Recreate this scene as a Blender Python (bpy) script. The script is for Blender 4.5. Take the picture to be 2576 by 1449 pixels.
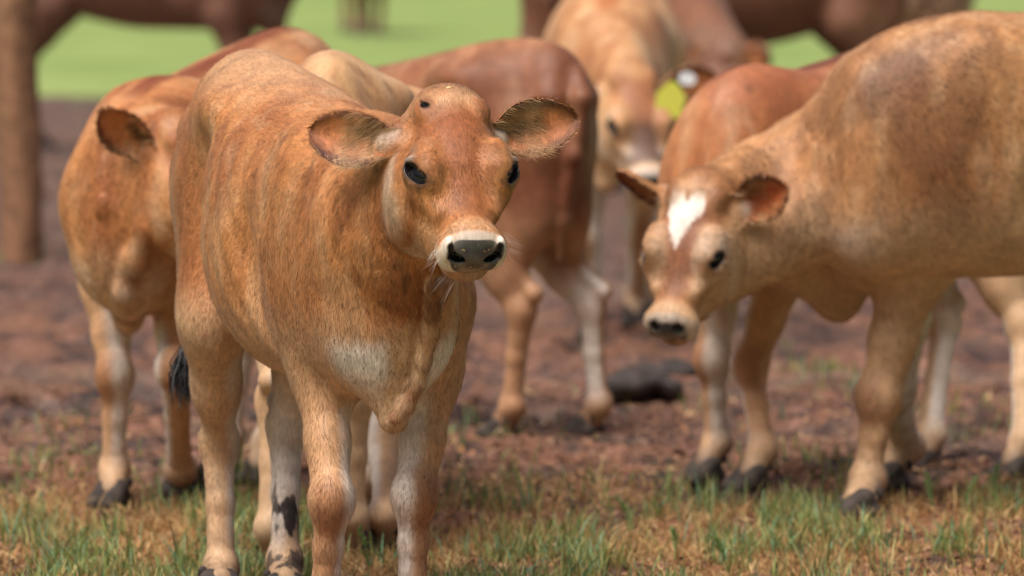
import bpy, math, random
QK = False
import numpy as np
from math import radians as R_, sin, cos
for o in list(bpy.data.objects): bpy.data.objects.remove(o)
SC = bpy.context.scene
COL = SC.collection
random.seed(7); RNG = np.random.default_rng(7)

# ------------------------------------------------------------------ camera, world, sun, exposure
HC = 1.3; FPX = 2576*200/36.0; TILT = math.atan((724.5+282)/FPX)      # horizon lies above the frame
cam = bpy.data.cameras.new('camera'); camo = bpy.data.objects.new('camera', cam); COL.objects.link(camo)
cam.lens = 200; cam.sensor_width = 36; cam.clip_end = 2000; cam.clip_start = 0.1
camo.location = (0, 0, HC); camo.rotation_euler = (math.pi/2-TILT, 0, 0)
cam.dof.use_dof = True; cam.dof.focus_distance = 9.40; cam.dof.aperture_fstop = 4.6; cam.dof.aperture_blades = 9
SC.camera = camo
SUN_EL, SUN_AZ = R_(64), R_(-140)      # azimuth measured from +Y (away from the camera) towards +X
world = bpy.data.worlds.new('World'); SC.world = world; world.use_nodes = True
wn = world.node_tree; wn.nodes.clear()
sky = wn.nodes.new('ShaderNodeTexSky'); sky.sky_type = 'NISHITA'; sky.sun_disc = False
sky.sun_elevation = SUN_EL; sky.sun_rotation = SUN_AZ; sky.dust_density = 6.0; sky.ozone_density = 0.3; sky.air_density = 0.7
bg = wn.nodes.new('ShaderNodeBackground'); bg.inputs[1].default_value = 0.065
wo = wn.nodes.new('ShaderNodeOutputWorld')
wn.links.new(sky.outputs[0], bg.inputs[0]); wn.links.new(bg.outputs[0], wo.inputs[0])
sun = bpy.data.lights.new('sun', 'SUN'); suno = bpy.data.objects.new('sun', sun); COL.objects.link(suno)
sun.energy = 3.0; sun.angle = R_(42); sun.color = (1.0, 0.975, 0.94)
suno.rotation_euler = (math.pi/2-SUN_EL, 0, math.pi-SUN_AZ)
SC.view_settings.view_transform = 'Standard'; SC.view_settings.look = 'None'
SC.view_settings.exposure = 0.50; SC.view_settings.gamma = 1.0
SC.render.engine = 'CYCLES'; SC.cycles.pixel_filter_type = 'BLACKMAN_HARRIS'; SC.cycles.filter_width = 1.0
SC.cycles.max_bounces = 5; SC.cycles.diffuse_bounces = 3; SC.cycles.glossy_bounces = 2
SC.cycles.use_adaptive_sampling = True; SC.cycles.use_denoising = True

# ------------------------------------------------------------------ pixel -> place helpers (2576 x 1449 picture units)
FW = np.array([0, cos(TILT), -sin(TILT)]); UP = np.array([0, sin(TILT), cos(TILT)]); CP = np.array([0, 0, HC])
def P(u, v, Y):
    d = FW + np.array([1, 0, 0])*(u-1288)/FPX - UP*(v-724.5)/FPX
    return CP + d*(Y/d[1])
def G(u, v):
    d = FW + np.array([1, 0, 0])*(u-1288)/FPX - UP*(v-724.5)/FPX
    return CP + d*(HC/-d[2])
def nrm(v):
    v = np.asarray(v, float); return v/np.linalg.norm(v)
V = lambda *a: np.array(a, float)

# ------------------------------------------------------------------ noise
def _hash(i, j, k, s):
    n = (i*374761393 + j*668265263 + k*2147483647 + s*974634777) & 0xffffffff
    n = ((n ^ (n >> 13))*1274126177) & 0xffffffff
    return ((n ^ (n >> 16)) & 0xffff)/65535.0
def noise(p, s=0):
    p = np.asarray(p, float); i = np.floor(p).astype(np.int64); f = p-i; f = f*f*(3-2*f)
    r = 0
    for a in (0, 1):
        for b in (0, 1):
            for c in (0, 1):
                w = (f[:, 0] if a else 1-f[:, 0])*(f[:, 1] if b else 1-f[:, 1])*(f[:, 2] if c else 1-f[:, 2])
                r = r + w*_hash(i[:, 0]+a, i[:, 1]+b, i[:, 2]+c, s)
    return r
def fbm(p, o=3, s=0):
    r = 0; a = .5; t = 0
    for q in range(o):
        r = r + a*noise(p*(2**q)+q*17.3, s+q); t += a; a *= .5
    return r/t
def ss(a, b, x):
    t = np.clip((x-a)/(b-a+1e-12), 0, 1); return t*t*(3-2*t)
def srgb(r, g, b):
    f = lambda c: (c/255/12.92) if c <= 10 else ((c/255+.055)/1.055)**2.4
    return np.array([f(r), f(g), f(b)])

# ------------------------------------------------------------------ implicit shapes
class Prim:
    def __init__(s, fn, c, Rb, k=.02, op='add', tag='body'):
        s.fn, s.c, s.R, s.k, s.op, s.tag = fn, np.asarray(c, float), Rb, k, op, tag
def cone(a, b, ra, rb, k=.02, tag='body', side=None, flat=1.0, op='add'):
    a = np.asarray(a, float); b = np.asarray(b, float); ab = b-a; L2 = ab@ab+1e-12
    sd = None if side is None else nrm(side)
    def fn(p):
        q = p-a; t = np.clip(q@ab/L2, 0, 1); q = q-t[:, None]*ab
        if sd is not None: q = q+np.outer((q@sd)*(1/flat-1), sd)
        d = np.sqrt((q*q).sum(1))-(ra+(rb-ra)*t)
        return d*min(1, flat)
    return Prim(fn, (a+b)/2, np.sqrt(L2)/2+max(ra, rb)*max(1, flat), k, op, tag)
def ell(c, r, ax=None, k=.02, tag='body', op='add'):
    c = np.asarray(c, float); r = np.asarray(r, float)*np.ones(3); M = np.eye(3) if ax is None else np.array([nrm(x) for x in ax])
    def fn(p):
        q = (p-c)@M.T; a = q/r; k0 = np.sqrt((a*a).sum(1))+1e-9; b = q/(r*r); k1 = np.sqrt((b*b).sum(1))+1e-9
        return k0*(k0-1)/k1
    return Prim(fn, c, r.max(), k, op, tag)
def hermite(ts, ys, t):
    ts = np.asarray(ts, float); ys = np.asarray(ys, float)
    m = np.gradient(ys, ts)
    i = np.clip(np.searchsorted(ts, t)-1, 0, len(ts)-2); h = ts[i+1]-ts[i]; x = np.clip((t-ts[i])/h, 0, 1)
    return (2*x**3-3*x*x+1)*ys[i]+(x**3-2*x*x+x)*h*m[i]+(-2*x**3+3*x*x)*ys[i+1]+(x**3-x*x)*h*m[i+1]
def loft(O, X, Y, Z, st, k=.02, tag='body', n=2.2, low=0.0, cap=(.05, .05), shear=0):
    """st rows: t, half width, top, bottom ; low narrows the underside"""
    st = np.array(st, float); O = np.asarray(O, float); M = np.array([X, Y, Z])
    T = np.linspace(st[0, 0], st[-1, 0], 300); tab = [hermite(st[:, 0], st[:, c], T) for c in (1, 2, 3)]
    t0, t1 = T[0], T[-1]
    def fn(p):
        q = (p-O)@M.T; t = q[:, 0]; tc = np.clip(t, t0, t1)
        w, zt, zb = [np.interp(tc, T, c) for c in tab]
        e0 = np.clip((t0+cap[0]-tc)/cap[0], 0, 1); e1 = np.clip((tc-t1+cap[1])/cap[1], 0, 1)
        e = np.sqrt(np.clip(1-np.maximum(e0, e1)**2, .0025, 1))
        zc = (zt+zb)/2; hh = (zt-zb)/2*e; w = w*e
        if shear: q[:, 1] += shear*np.clip(-q[:, 2]-.03, 0, .15)*ss(t1, t1-.06, t)
        rel = (q[:, 2]-zc)/hh
        wl = w*(1-low*np.clip(-rel, 0, 1.5))
        f = (np.abs(q[:, 1]/np.maximum(wl, .002))**n+np.abs(rel)**n)**(1/n)
        d = (f-1)*np.minimum(w, hh); ex = np.abs(t-tc)
        return np.where(ex > 0, np.sqrt(np.maximum(d, 0)**2+ex**2), d)
    c = O+X*(t0+t1)/2+Z*(st[:, 2].max()+st[:, 3].min())/2
    Rb = math.hypot((t1-t0)/2, max(st[:, 1].max(), (st[:, 2].max()-st[:, 3].min())/2)*1.2)
    return Prim(fn, c, Rb, k, 'add', tag)
def ear_shell(B, a, n, L, W, depth, th, tag, k=.012):
    a = nrm(a); n = nrm(np.asarray(n)-a*(np.asarray(n)@a)); w = np.cross(n, a)
    ts = np.array([0, .12, .3, .5, .7, .85, .95, 1.0])*L; hw = np.array([.40, .52, .86, 1.0, .93, .68, .40, .06])*W
    T = np.linspace(0, L, 100); H = np.maximum(hermite(ts, hw, T), .002)
    def fn(p):
        q = p-B; t = q@a; y = q@w; z = q@n; tc = np.clip(t, 0, L); h = np.interp(tc, T, H)
        yc = .10*W*np.sin(tc/L*3.0); r = (y-yc)/h
        dep = depth*(1.0-.55*tc/L)
        nb = -dep*(1-np.minimum(r*r, 1.6))+.10*W*(tc/L)**2
        ds = np.abs(z-nb)-th*(1.25-.6*tc/L); do = (np.abs(r)-1)*np.minimum(h, .02+0*h)
        do = np.maximum(do, np.maximum(t-L, -t)); kk = .006
        hh = np.maximum(kk-np.abs(ds-do), 0)/kk
        return np.maximum(ds*.8, do)+hh*hh*kk*.25
    return Prim(fn, B+a*L/2, L*.75, k, 'add', tag), (B, a, w, n, L, W, depth)
def field(prims, p, tags=False):
    d = np.full(len(p), 1.0); td = {}
    for pr in prims:
        m = np.where(((p-pr.c)**2).sum(1) < (pr.R+pr.k+.05)**2)[0]
        if len(m) == 0: continue
        v = pr.fn(p[m]); c = d[m]; k = pr.k
        if pr.op == 'add':
            h = np.maximum(k-np.abs(c-v), 0)/k; d[m] = np.minimum(c, v)-h*h*k*.25
        else:
            v = -v; h = np.maximum(k-np.abs(c-v), 0)/k; d[m] = np.maximum(c, v)+h*h*k*.25
        if tags:
            a = td.setdefault(pr.tag, np.full(len(p), 1.0)); a[m] = np.minimum(a[m], v if pr.op == 'add' else -v)
    return (d, td) if tags else d
def axis_coords(lo, hi, h, fine=None, hf=None):
    out = [lo]
    while out[-1] < hi:
        x = out[-1]; s = h
        if fine is not None and hf is not None:
            g = min(max(fine[0]-x, x-fine[1], 0)/.06, 1); s = hf+(h-hf)*g
        out.append(x+s)
    while (len(out)-1) % 4: out.append(out[-1]+h)
    return np.array(out)
def polygonise(prims, lo, hi, h, fine=None, hf=None):
    ax = [axis_coords(lo[i], hi[i], h, None if fine is None else (fine[0][i], fine[1][i]), hf) for i in range(3)]
    cax = [a[::4] for a in ax]; n = [len(a) for a in ax]; cn = [len(a) for a in cax]
    g = np.stack(np.meshgrid(*cax, indexing='ij'), -1).reshape(-1, 3)
    cd = np.empty(len(g))
    for s in range(0, len(g), 400000): cd[s:s+400000] = field(prims, g[s:s+400000])
    cd = cd.reshape(cn)
    lim = 0.0
    dg = [np.diff(a) for a in cax]
    diag = np.sqrt(dg[0][:, None, None]**2+dg[1][None, :, None]**2+dg[2][None, None, :]**2)
    mn = None
    for a in (0, 1):
        for b in (0, 1):
            for c in (0, 1):
                s = np.abs(cd[a:cn[0]-1+a, b:cn[1]-1+b, c:cn[2]-1+c]); mn = s if mn is None else np.minimum(mn, s)
    act = mn < diag*.95
    F = np.empty(n, np.float32)
    F[:] = np.where(cd[:-1, :-1, :-1] < 0, -1, 1).repeat(4, 0).repeat(4, 1).repeat(4, 2)[0, 0, 0] if False else 1
    rep = np.where(cd < 0, -1, 1).astype(np.float32)
    big = rep.repeat(4, 0).repeat(4, 1).repeat(4, 2)[:n[0], :n[1], :n[2]]; F[:] = big; del big
    m = np.zeros(n, bool)
    ci = np.argwhere(act)*4
    off = np.stack(np.meshgrid(range(5), range(5), range(5), indexing='ij'), -1).reshape(-1, 3)
    for o in off: m[ci[:, 0]+o[0], ci[:, 1]+o[1], ci[:, 2]+o[2]] = True
    idx = np.argwhere(m); del m
    for s in range(0, len(idx), 600000):
        q = idx[s:s+600000]; F[q[:, 0], q[:, 1], q[:, 2]] = field(prims, np.stack([ax[i][q[:, i]] for i in range(3)], 1))
    ins = F < 0
    cnt = np.zeros([k-1 for k in n], np.int8)
    for a in (0, 1):
        for b in (0, 1):
            for c in (0, 1): cnt += ins[a:n[0]-1+a, b:n[1]-1+b, c:n[2]-1+c]
    cells = np.argwhere((cnt > 0) & (cnt < 8)); del cnt
    acc = np.zeros((len(cells), 3)); ne = np.zeros(len(cells))
    for d in range(3):
        e = [0, 0, 0]; e[d] = 1; oth = [x for x in range(3) if x != d]
        for a in (0, 1):
            for b in (0, 1):
                o = [0, 0, 0]; o[oth[0]] = a; o[oth[1]] = b
                A = cells+o; B = A+e
                va = F[A[:, 0], A[:, 1], A[:, 2]]; vb = F[B[:, 0], B[:, 1], B[:, 2]]
                m = (va < 0) != (vb < 0); t = (va/(va-vb+1e-20))[m]
                pa = np.stack([ax[i][A[m, i]] for i in range(3)], 1); pb = np.stack([ax[i][B[m, i]] for i in range(3)], 1)
                acc[m] += pa+(pb-pa)*t[:, None]; ne[m] += 1
    verts = acc/ne[:, None]
    idm = np.full([k-1 for k in n], -1, np.int32); idm[cells[:, 0], cells[:, 1], cells[:, 2]] = np.arange(len(cells))
    quads = []
    for d in range(3):
        sl0 = [slice(None)]*3; sl1 = [slice(None)]*3; sl0[d] = slice(0, -1); sl1[d] = slice(1, None)
        E = np.argwhere(ins[tuple(sl0)] != ins[tuple(sl1)]); o1, o2 = [(1, 2), (2, 0), (0, 1)][d]
        E = E[(E[:, o1] > 0) & (E[:, o2] > 0) & (E[:, o1] < n[o1]-1) & (E[:, o2] < n[o2]-1)]
        def at(a, b):
            q = E.copy(); q[:, o1] -= a; q[:, o2] -= b; return idm[q[:, 0], q[:, 1], q[:, 2]]
        Q = np.stack([at(1, 1), at(0, 1), at(0, 0), at(1, 0)], 1)
        fl = ~ins[E[:, 0], E[:, 1], E[:, 2]]
        Q[fl] = Q[fl][:, ::-1]; Q = Q[(Q >= 0).all(1)]
        quads.append(Q)
    quads = np.concatenate(quads)
    def grad(p, e=.0012):
        gr = np.empty_like(p)
        for i in range(3):
            q = p.copy(); q[:, i] += e; r = p.copy(); r[:, i] -= e; gr[:, i] = (field(prims, q)-field(prims, r))/(2*e)
        return gr
    for it in range(2):
        gr = grad(verts); g2 = (gr*gr).sum(1)+1e-6; st = -(field(prims, verts)/g2)[:, None]*gr
        ln = np.linalg.norm(st, axis=1); st *= np.minimum(1, .6*(hf or h)/(ln+1e-9))[:, None]; verts = verts+st
    gr = grad(verts, .002); N = gr/(np.linalg.norm(gr, axis=1)[:, None]+1e-9)
    return verts, quads, N

# ------------------------------------------------------------------ mesh output
def make_mesh(name, v, quads, tris=None, mat=None, col=None, gloss=None, normals=None, smooth=True):
    me = bpy.data.meshes.new(name); tris = np.zeros((0, 3), int) if tris is None else tris
    quads = np.zeros((0, 4), int) if quads is None else quads
    nl = len(quads)*4+len(tris)*3; me.vertices.add(len(v)); me.vertices.foreach_set('co', np.asarray(v, np.float32).ravel())
    me.loops.add(nl); me.loops.foreach_set('vertex_index', np.concatenate([quads.ravel(), tris.ravel()]).astype(np.int32))
    me.polygons.add(len(quads)+len(tris))
    ls = np.concatenate([np.arange(len(quads))*4, len(quads)*4+np.arange(len(tris))*3]).astype(np.int32)
    me.polygons.foreach_set('loop_start', ls)
    me.update(calc_edges=True)
    if smooth: me.polygons.foreach_set('use_smooth', np.ones(len(me.polygons), bool))
    if col is not None:
        a = me.attributes.new('coat', 'FLOAT_COLOR', 'POINT'); c = np.ones((len(v), 4), np.float32); c[:, :3] = col; a.data.foreach_set('color', c.ravel())
    if gloss is not None:
        a = me.attributes.new('gloss', 'FLOAT', 'POINT'); a.data.foreach_set('value', np.asarray(gloss, np.float32))
    if normals is not None: me.normals_split_custom_set_from_vertices(np.asarray(normals, np.float32))
    if mat: me.materials.append(mat)
    return me
def link(name, me, parent=None, loc=None):
    o = bpy.data.objects.new(name, me); COL.objects.link(o)
    if parent is not None: o.parent = parent
    if loc is not None: o.location = loc
    return o
def tag(o, label=None, cat=None, group=None, kind=None):
    for k, x in (('label', label), ('category', cat), ('group', group), ('kind', kind)):
        if x: o[k] = x
    return o

# ------------------------------------------------------------------ materials
def new_mat(name):
    m = bpy.data.materials.new(name); m.use_nodes = True; nt = m.node_tree; b = nt.nodes['Principled BSDF']
    return m, nt, b, nt.nodes.new, nt.links.new
def coat_mat(name, scale=1.0, bump=.25, streak=.20):
    m, nt, b, N, Lk = new_mat(name)
    at = N('ShaderNodeAttribute'); at.attribute_name = 'coat'
    gl = N('ShaderNodeAttribute'); gl.attribute_name = 'gloss'
    tc = N('ShaderNodeTexCoord'); mp = N('ShaderNodeMapping'); mp.inputs['Scale'].default_value = (90*scale, 220*scale, 60*scale)
    Lk(tc.outputs['Object'], mp.inputs[0])
    n1 = N('ShaderNodeTexNoise'); n1.inputs['Scale'].default_value = 1.0; n1.inputs['Detail'].default_value = 3; Lk(mp.outputs[0], n1.inputs['Vector'])
    n2 = N('ShaderNodeTexNoise'); n2.inputs['Scale'].default_value = 28; n2.inputs['Detail'].default_value = 4; Lk(tc.outputs['Object'], n2.inputs['Vector'])
    ad = N('ShaderNodeMath'); ad.operation = 'MULTIPLY'; Lk(n1.outputs[0], ad.inputs[0]); Lk(n2.outputs[0], ad.inputs[1])
    mr = N('ShaderNodeMapRange'); mr.inputs[1].default_value = .12; mr.inputs[2].default_value = .40; mr.inputs[3].default_value = 1-streak; mr.inputs[4].default_value = 1+streak*.7
    Lk(ad.outputs[0], mr.inputs[0])
    mx = N('ShaderNodeVectorMath'); mx.operation = 'SCALE'; Lk(at.outputs['Color'], mx.inputs[0]); Lk(mr.outputs[0], mx.inputs[3])
    Lk(mx.outputs[0], b.inputs['Base Color'])
    rg = N('ShaderNodeMapRange'); rg.inputs[3].default_value = .55; rg.inputs[4].default_value = .20; Lk(gl.outputs['Fac'], rg.inputs[0]); Lk(rg.outputs[0], b.inputs['Roughness'])
    b.inputs['Specular IOR Level'].default_value = .35
    b.inputs['Sheen Weight'].default_value = .10; b.inputs['Sheen Roughness'].default_value = .4
    b.inputs['Sheen Tint'].default_value = (1, .85, .7, 1)
    bp = N('ShaderNodeBump'); bp.inputs['Strength'].default_value = bump; bp.inputs['Distance'].default_value = .004
    Lk(ad.outputs[0], bp.inputs['Height']); Lk(bp.outputs[0], b.inputs['Normal'])
    return m
M_COAT = coat_mat('calf_coat')
def simple_mat(name, col, rough=.5, spec=.5, bump=0, bs=60, var=.0):
    m, nt, b, N, Lk = new_mat(name)
    b.inputs['Base Color'].default_value = (*col, 1); b.inputs['Roughness'].default_value = rough; b.inputs['Specular IOR Level'].default_value = spec
    if bump or var:
        tc = N('ShaderNodeTexCoord'); n = N('ShaderNodeTexNoise'); n.inputs['Scale'].default_value = bs; n.inputs['Detail'].default_value = 5; Lk(tc.outputs['Object'], n.inputs['Vector'])
        if bump:
            bp = N('ShaderNodeBump'); bp.inputs['Strength'].default_value = bump; bp.inputs['Distance'].default_value = .01; Lk(n.outputs[0], bp.inputs['Height']); Lk(bp.outputs[0], b.inputs['Normal'])
        if var:
            mr = N('ShaderNodeMapRange'); mr.inputs[1].default_value = .3; mr.inputs[2].default_value = .7; mr.inputs[3].default_value = 1-var; mr.inputs[4].default_value = 1+var; Lk(n.outputs[0], mr.inputs[0])
            mx = N('ShaderNodeVectorMath'); mx.operation = 'SCALE'; mx.inputs[0].default_value = col; Lk(mr.outputs[0], mx.inputs[3]); Lk(mx.outputs[0], b.inputs['Base Color'])
    return m
M_EYE = simple_mat('eye_black', (.004, .0035, .005), .07, .45)
M_HOOF = simple_mat('hoof_horn', (.055, .041, .033), .8, .4, .4, 40, .5)
M_LASH = simple_mat('lash_hair', (.012, .011, .014), .5)
M_WHISK = simple_mat('whisker_hair', (.75, .68, .60), .4)
M_TUFT = simple_mat('tuft_hair', (.010, .008, .009), .45)
def vcol_mat(name, rough=.7, trans=0.0, spec=.3):
    m, nt, b, N, Lk = new_mat(name)
    at = N('ShaderNodeAttribute'); at.attribute_name = 'coat'; Lk(at.outputs['Color'], b.inputs['Base Color'])
    b.inputs['Roughness'].default_value = rough; b.inputs['Specular IOR Level'].default_value = spec
    if trans:
        tr = N('ShaderNodeBsdfTranslucent'); Lk(at.outputs['Color'], tr.inputs[0]); mx = N('ShaderNodeMixShader'); mx.inputs[0].default_value = trans
        out = nt.nodes['Material Output']; Lk(b.outputs[0], mx.inputs[1]); Lk(tr.outputs[0], mx.inputs[2]); Lk(mx.outputs[0], out.inputs[0])
    return m
M_GRASS = vcol_mat('grass_blade', .55, .3)
M_LITTER = vcol_mat('litter', .7)
M_CRUMB = simple_mat('crumb', (.75, .55, .22), .7)

# ------------------------------------------------------------------ the calf
TORSO = [(-.90, .050, .90, .66), (-.85, .095, .965, .60), (-.76, .108, 1.003, .57), (-.66, .106, 1.006, .53), (-.56, .126, .992, .49), (-.47, .166, .972, .465), (-.36, .184, .950, .445),
         (-.20, .174, .920, .44), (-.06, .148, .895, .44), (.04, .132, .880, .45), (.12, .112, .850, .49), (.18, .080, .81, .54), (.215, .04, .74, .60)]
HEAD = [(-.035, .046, -.020, -.085), (.00, .058, .000, -.12), (.04, .068, .016, -.150), (.09, .076, .024, -.175), (.145, .077, .014, -.182), (.19, .064, .000, -.168),
        (.235, .052, -.009, -.142), (.275, .044, -.011, -.118), (.31, .043, -.008, -.100), (.345, .048, -.008, -.088), (.375, .046, -.016, -.078), (.385, .044, -.022, -.074)]
TK, TV = [-.2, 0, .148, .385, .6], [-.2, 0, .178, .338, .553]        # a calf's face: high forehead, short muzzle
def head_prims(hd, det, h=.01):
    O, hx, hy, hz = hd['O'], hd['x'], hd['y'], hd['z']
    sh_ = hd.get('shear', 0)
    H = lambda t, y, z: O+hx*np.interp(t, TK, TV)+hy*(y-sh_*max(-z-.03, 0)*(t < .34))+hz*z
    A = (hx, hy, hz); pr = []
    hst = np.array(HEAD); hst[:, 0] = np.interp(hst[:, 0], TK, TV)
    pr.append(loft(O, hx, hy, hz, hst, k=.03, tag='head', n=2.35, low=.22, cap=(.035, .028), shear=sh_))
    pr.append(ell(H(.012, 0, -.016), (.046, .052, .034), A, k=.03, tag='head'))            # poll
    pr.append(ell(H(.350, 0, -.046), (.030, .050, .036), A, k=.018, tag='head'))          # muzzle
    pr.append(ell(H(.343, 0, -.096), (.027, .032, .015), A, k=.012, tag='head'))         # chin / lower lip
    pr.append(cone(H(.18, 0, -.10), H(.32, 0, -.085), .052, .030, k=.03, tag='head'))
    for s in (1, -1):
        pr.append(ell(H(.118, s*.060, -.095), (.070, .028, .070), A, k=.04, tag='head'))  # cheek muscle
        pr.append(ell(H(.146, s*.060, -.010), (.042, .023, .026), A, k=.028, tag='head'))   # orbit
        pr.append(cone(H(.112, s*.060, .004), H(.150, s*.058, .010), .012, .009, k=.028, tag='head'))  # brow
        pr.append(cone(H(.175, s*.064, -.038), H(.25, s*.045, -.035), .012, .008, k=.03, tag='head'))    # facial crest
        pr.append(ell(H(.352, s*.032, -.060), (.026, .024, .028), A, k=.014, tag='head'))     # lip pads
        pr.append(ell(H(.035, s*.045, .004), (.020, .016, .014), A, k=.02, tag='head'))       # horn bud
        B = H(.045, s*.062, -.055)
        er = hd['ear'][0 if s > 0 else 1]      # (axis, normal) in head coordinates
        a = hx*er[0][0]+hy*er[0][1]*s+hz*er[0][2]; n = hx*er[1][0]+hy*er[1][1]*s+hz*er[1][2]; a = nrm(a)
        pr.append(cone(B-n*.014, B+a*.034-n*.024, .028, .016, k=.03, tag='head'))
        e, fr = ear_shell(B+a*.012-n*.004, a, n, hd.get('earL', .160), hd.get('earW', .049), .026, max(.0032, .85*h), 'ear')
        pr.append(e); hd.setdefault('earfr', []).append(fr)
    for s in (1, -1):
        ec = H(.150, s*.0705, -.011); lx = nrm(hx*.80-hy*s*.58); od = nrm(hy*s*.70+hz*.62+hx*.22); od = nrm(od-lx*(od@lx)); lz = np.cross(lx, od)
        hd.setdefault('eye', []).append((ec, lx, lz, od))
        if det:
            pr.append(ell(ec+od*.002, (.0330, .0225, .014), (lx, lz, od), k=.012, tag='lid'))
            pr.append(cone(ec+od*.010-lx*.022+lz*s*.006*0, ec+od*.010+lx*.020, .004, .003, k=.008, tag='lid'))
            pr.append(ell(ec+od*.010, (.0300, .0135, .018), (lx, lz, od), k=.004, op='sub', tag='slot'))
            uz = lz if lz@hz > 0 else -lz
            pr.append(cone(ec+od*.0045-lx*.027+uz*.0078, ec+od*.0090+lx*.016+uz*.0118, .0058, .0046, k=.006, tag='lid'))
        else:
            pr.append(ell(ec, (.024, .017, .013), (lx, lz, od), k=.012, tag='lid'))
            pr.append(ell(ec+od*.012, (.024, .0125, .013), (lx, lz, od), k=.006, op='sub', tag='slot'))
        if det:
            nn = H(.388, s*.0285, -.047)
            pr.append(ell(H(.372, s*.043, -.036), (.014, .008, .020), A, k=.008, tag='head'))   # nostril wing
            pr.append(ell(nn, (.013, .0130, .0068), (hx, nrm(hy*s+hz*.40), nrm(hz-hy*s*.40)), k=.005, op='sub', tag='nostril'))
            pr.append(cone(H(.385, s*.040, -.024), H(.388, s*.036, -.044), .0035, .0060, k=.005, op='sub', tag='nostril'))
            pr.append(cone(H(.369, 0, -.0835), H(.352, s*.030, -.0815), .0022, .0022, k=.005, op='sub', tag='mouth'))
            pr.append(cone(H(.352, s*.030, -.0815), H(.305, s*.050, -.078), .0022, .0018, k=.005, op='sub', tag='mouth'))
            if s < 0: pr.append(ell(H(.035, s*.046, .016), (.009, .006, .007), (hx+hy*.5, hy-hx*.5, hz), k=.006, op='sub', tag='bud'))
        else:
            pr.append(ell(H(.385, s*.026, -.032), (.012, .009, .010), A, k=.008, op='sub', tag='nostril'))
            pr.append(cone(H(.372, 0, -.0835), H(.315, s*.050, -.079), .003, .003, k=.006, op='sub', tag='mouth'))
    return pr
LEGF = dict(sh=V(.06, .085, .66), el=V(-.02, .095, .50), ca=V(.03, .075, .275), fe=V(.02, .07, .09), ho=V(.055, .07, .0))
LEGH = dict(hi=V(-.72, .072, .76), st=V(-.655, .095, .53), ho_=V(-.765, .075, .335), fe=V(-.745, .07, .09), ho=V(-.71, .07, .0))
def leg_prims(sp):
    pr = []; sp['joints'] = {}
    Yx = V(0, 1, 0)
    for i, s in enumerate((1, -1)):
        j = {k: v*V(1, s, 1) for k, v in LEGF.items()}; j.update(sp.get('fore', [{}, {}])[i]); T = 'fore%d' % i; w = sp.get('legw', 1)
        ho = j['ho']+V(0, 0, .035)
        pr += [cone(V(-.08, .09*s, .80), j['sh'], .075, .085, k=.07, tag='body', side=Yx, flat=.62),
               cone(j['sh'], j['el'], .088, .062*w, k=.035, tag='body', side=Yx, flat=.72),
               cone(j['el'], j['el']*.45+j['ca']*.55, .060*w, .042*w, k=.035, tag=T, side=Yx, flat=.86),
               cone(j['el']*.45+j['ca']*.55, j['ca'], .042*w, .036*w, k=.02, tag=T, side=Yx, flat=.92),
               ell(j['ca']+V(.004, 0, .005), (.041*w, .0385*w, .046*w), k=.018, tag=T),
               cone(j['ca'], j['ca']*.55+j['fe']*.45, .034*w, .0245*w, k=.02, tag=T),
               cone(j['ca']*.55+j['fe']*.45, j['fe'], .0245*w, .027*w, k=.015, tag=T),
               ell(j['fe']+V(-.004, 0, 0), (.034*w, .033*w, .034*w), k=.015, tag=T),
               cone(j['fe'], ho, .027*w, .031*w, k=.015, tag=T)]
        sp['joints'][T] = j
        j = {k: v*V(1, s, 1) for k, v in LEGH.items()}; j.update(sp.get('hind', [{}, {}])[i]); T = 'hind%d' % i
        ho = j['ho']+V(0, 0, .035); hk = j['ho_']; back = V(-.045, 0, .040)
        mid = j['st']*.45+hk*.55
        pr += [cone(V(-.66, .07*s, .85), j['hi'], .10, .110, k=.04, tag='body', side=Yx, flat=.60),
               cone(j['hi'], j['st'], .112, .085, k=.02, tag='body', side=Yx, flat=.62),
               cone(V(-.80, .06*s, .78), V(-.78, .06*s, .56), .06, .055, k=.05, tag='body', side=Yx, flat=.8),
               cone(V(-.79, .06*s, .58), mid, .06, .042, k=.05, tag='body', side=Yx, flat=.7),
               cone(j['st'], mid, .080*w, .046*w, k=.04, tag=T, side=Yx, flat=.75),
               cone(mid, hk, .046*w, .033*w, k=.03, tag=T, side=Yx, flat=.85),
               cone(mid+V(-.03, 0, .02), hk+back, .014, .018*w, k=.02, tag=T),
               ell(hk, (.040*w, .034*w, .046*w), k=.02, tag=T), ell(hk+back, .020*w, k=.02, tag=T),
               cone(hk+V(-.008, 0, 0), hk*.5+j['fe']*.5, .033*w, .0250*w, k=.02, tag=T),
               cone(hk*.5+j['fe']*.5, j['fe'], .0250*w, .027*w, k=.015, tag=T),
               ell(j['fe'], (.035*w, .034*w, .035*w), k=.015, tag=T), cone(j['fe'], ho, .028*w, .033*w, k=.015, tag=T)]
        sp['joints'][T] = j
        pr.append(ell(V(-.56, .105*s, .90), (.06, .03, .03), k=.06, tag='body'))      # hook bone
        pr.append(ell(V(-.85, .065*s, .86), (.03, .03, .03), k=.04, tag='body'))      # pin bone
        pr.append(ell(V(-.56, .205*s, .76), (.07, .06, .15), k=.05, op='sub', tag='hollow'))
    return pr
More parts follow.
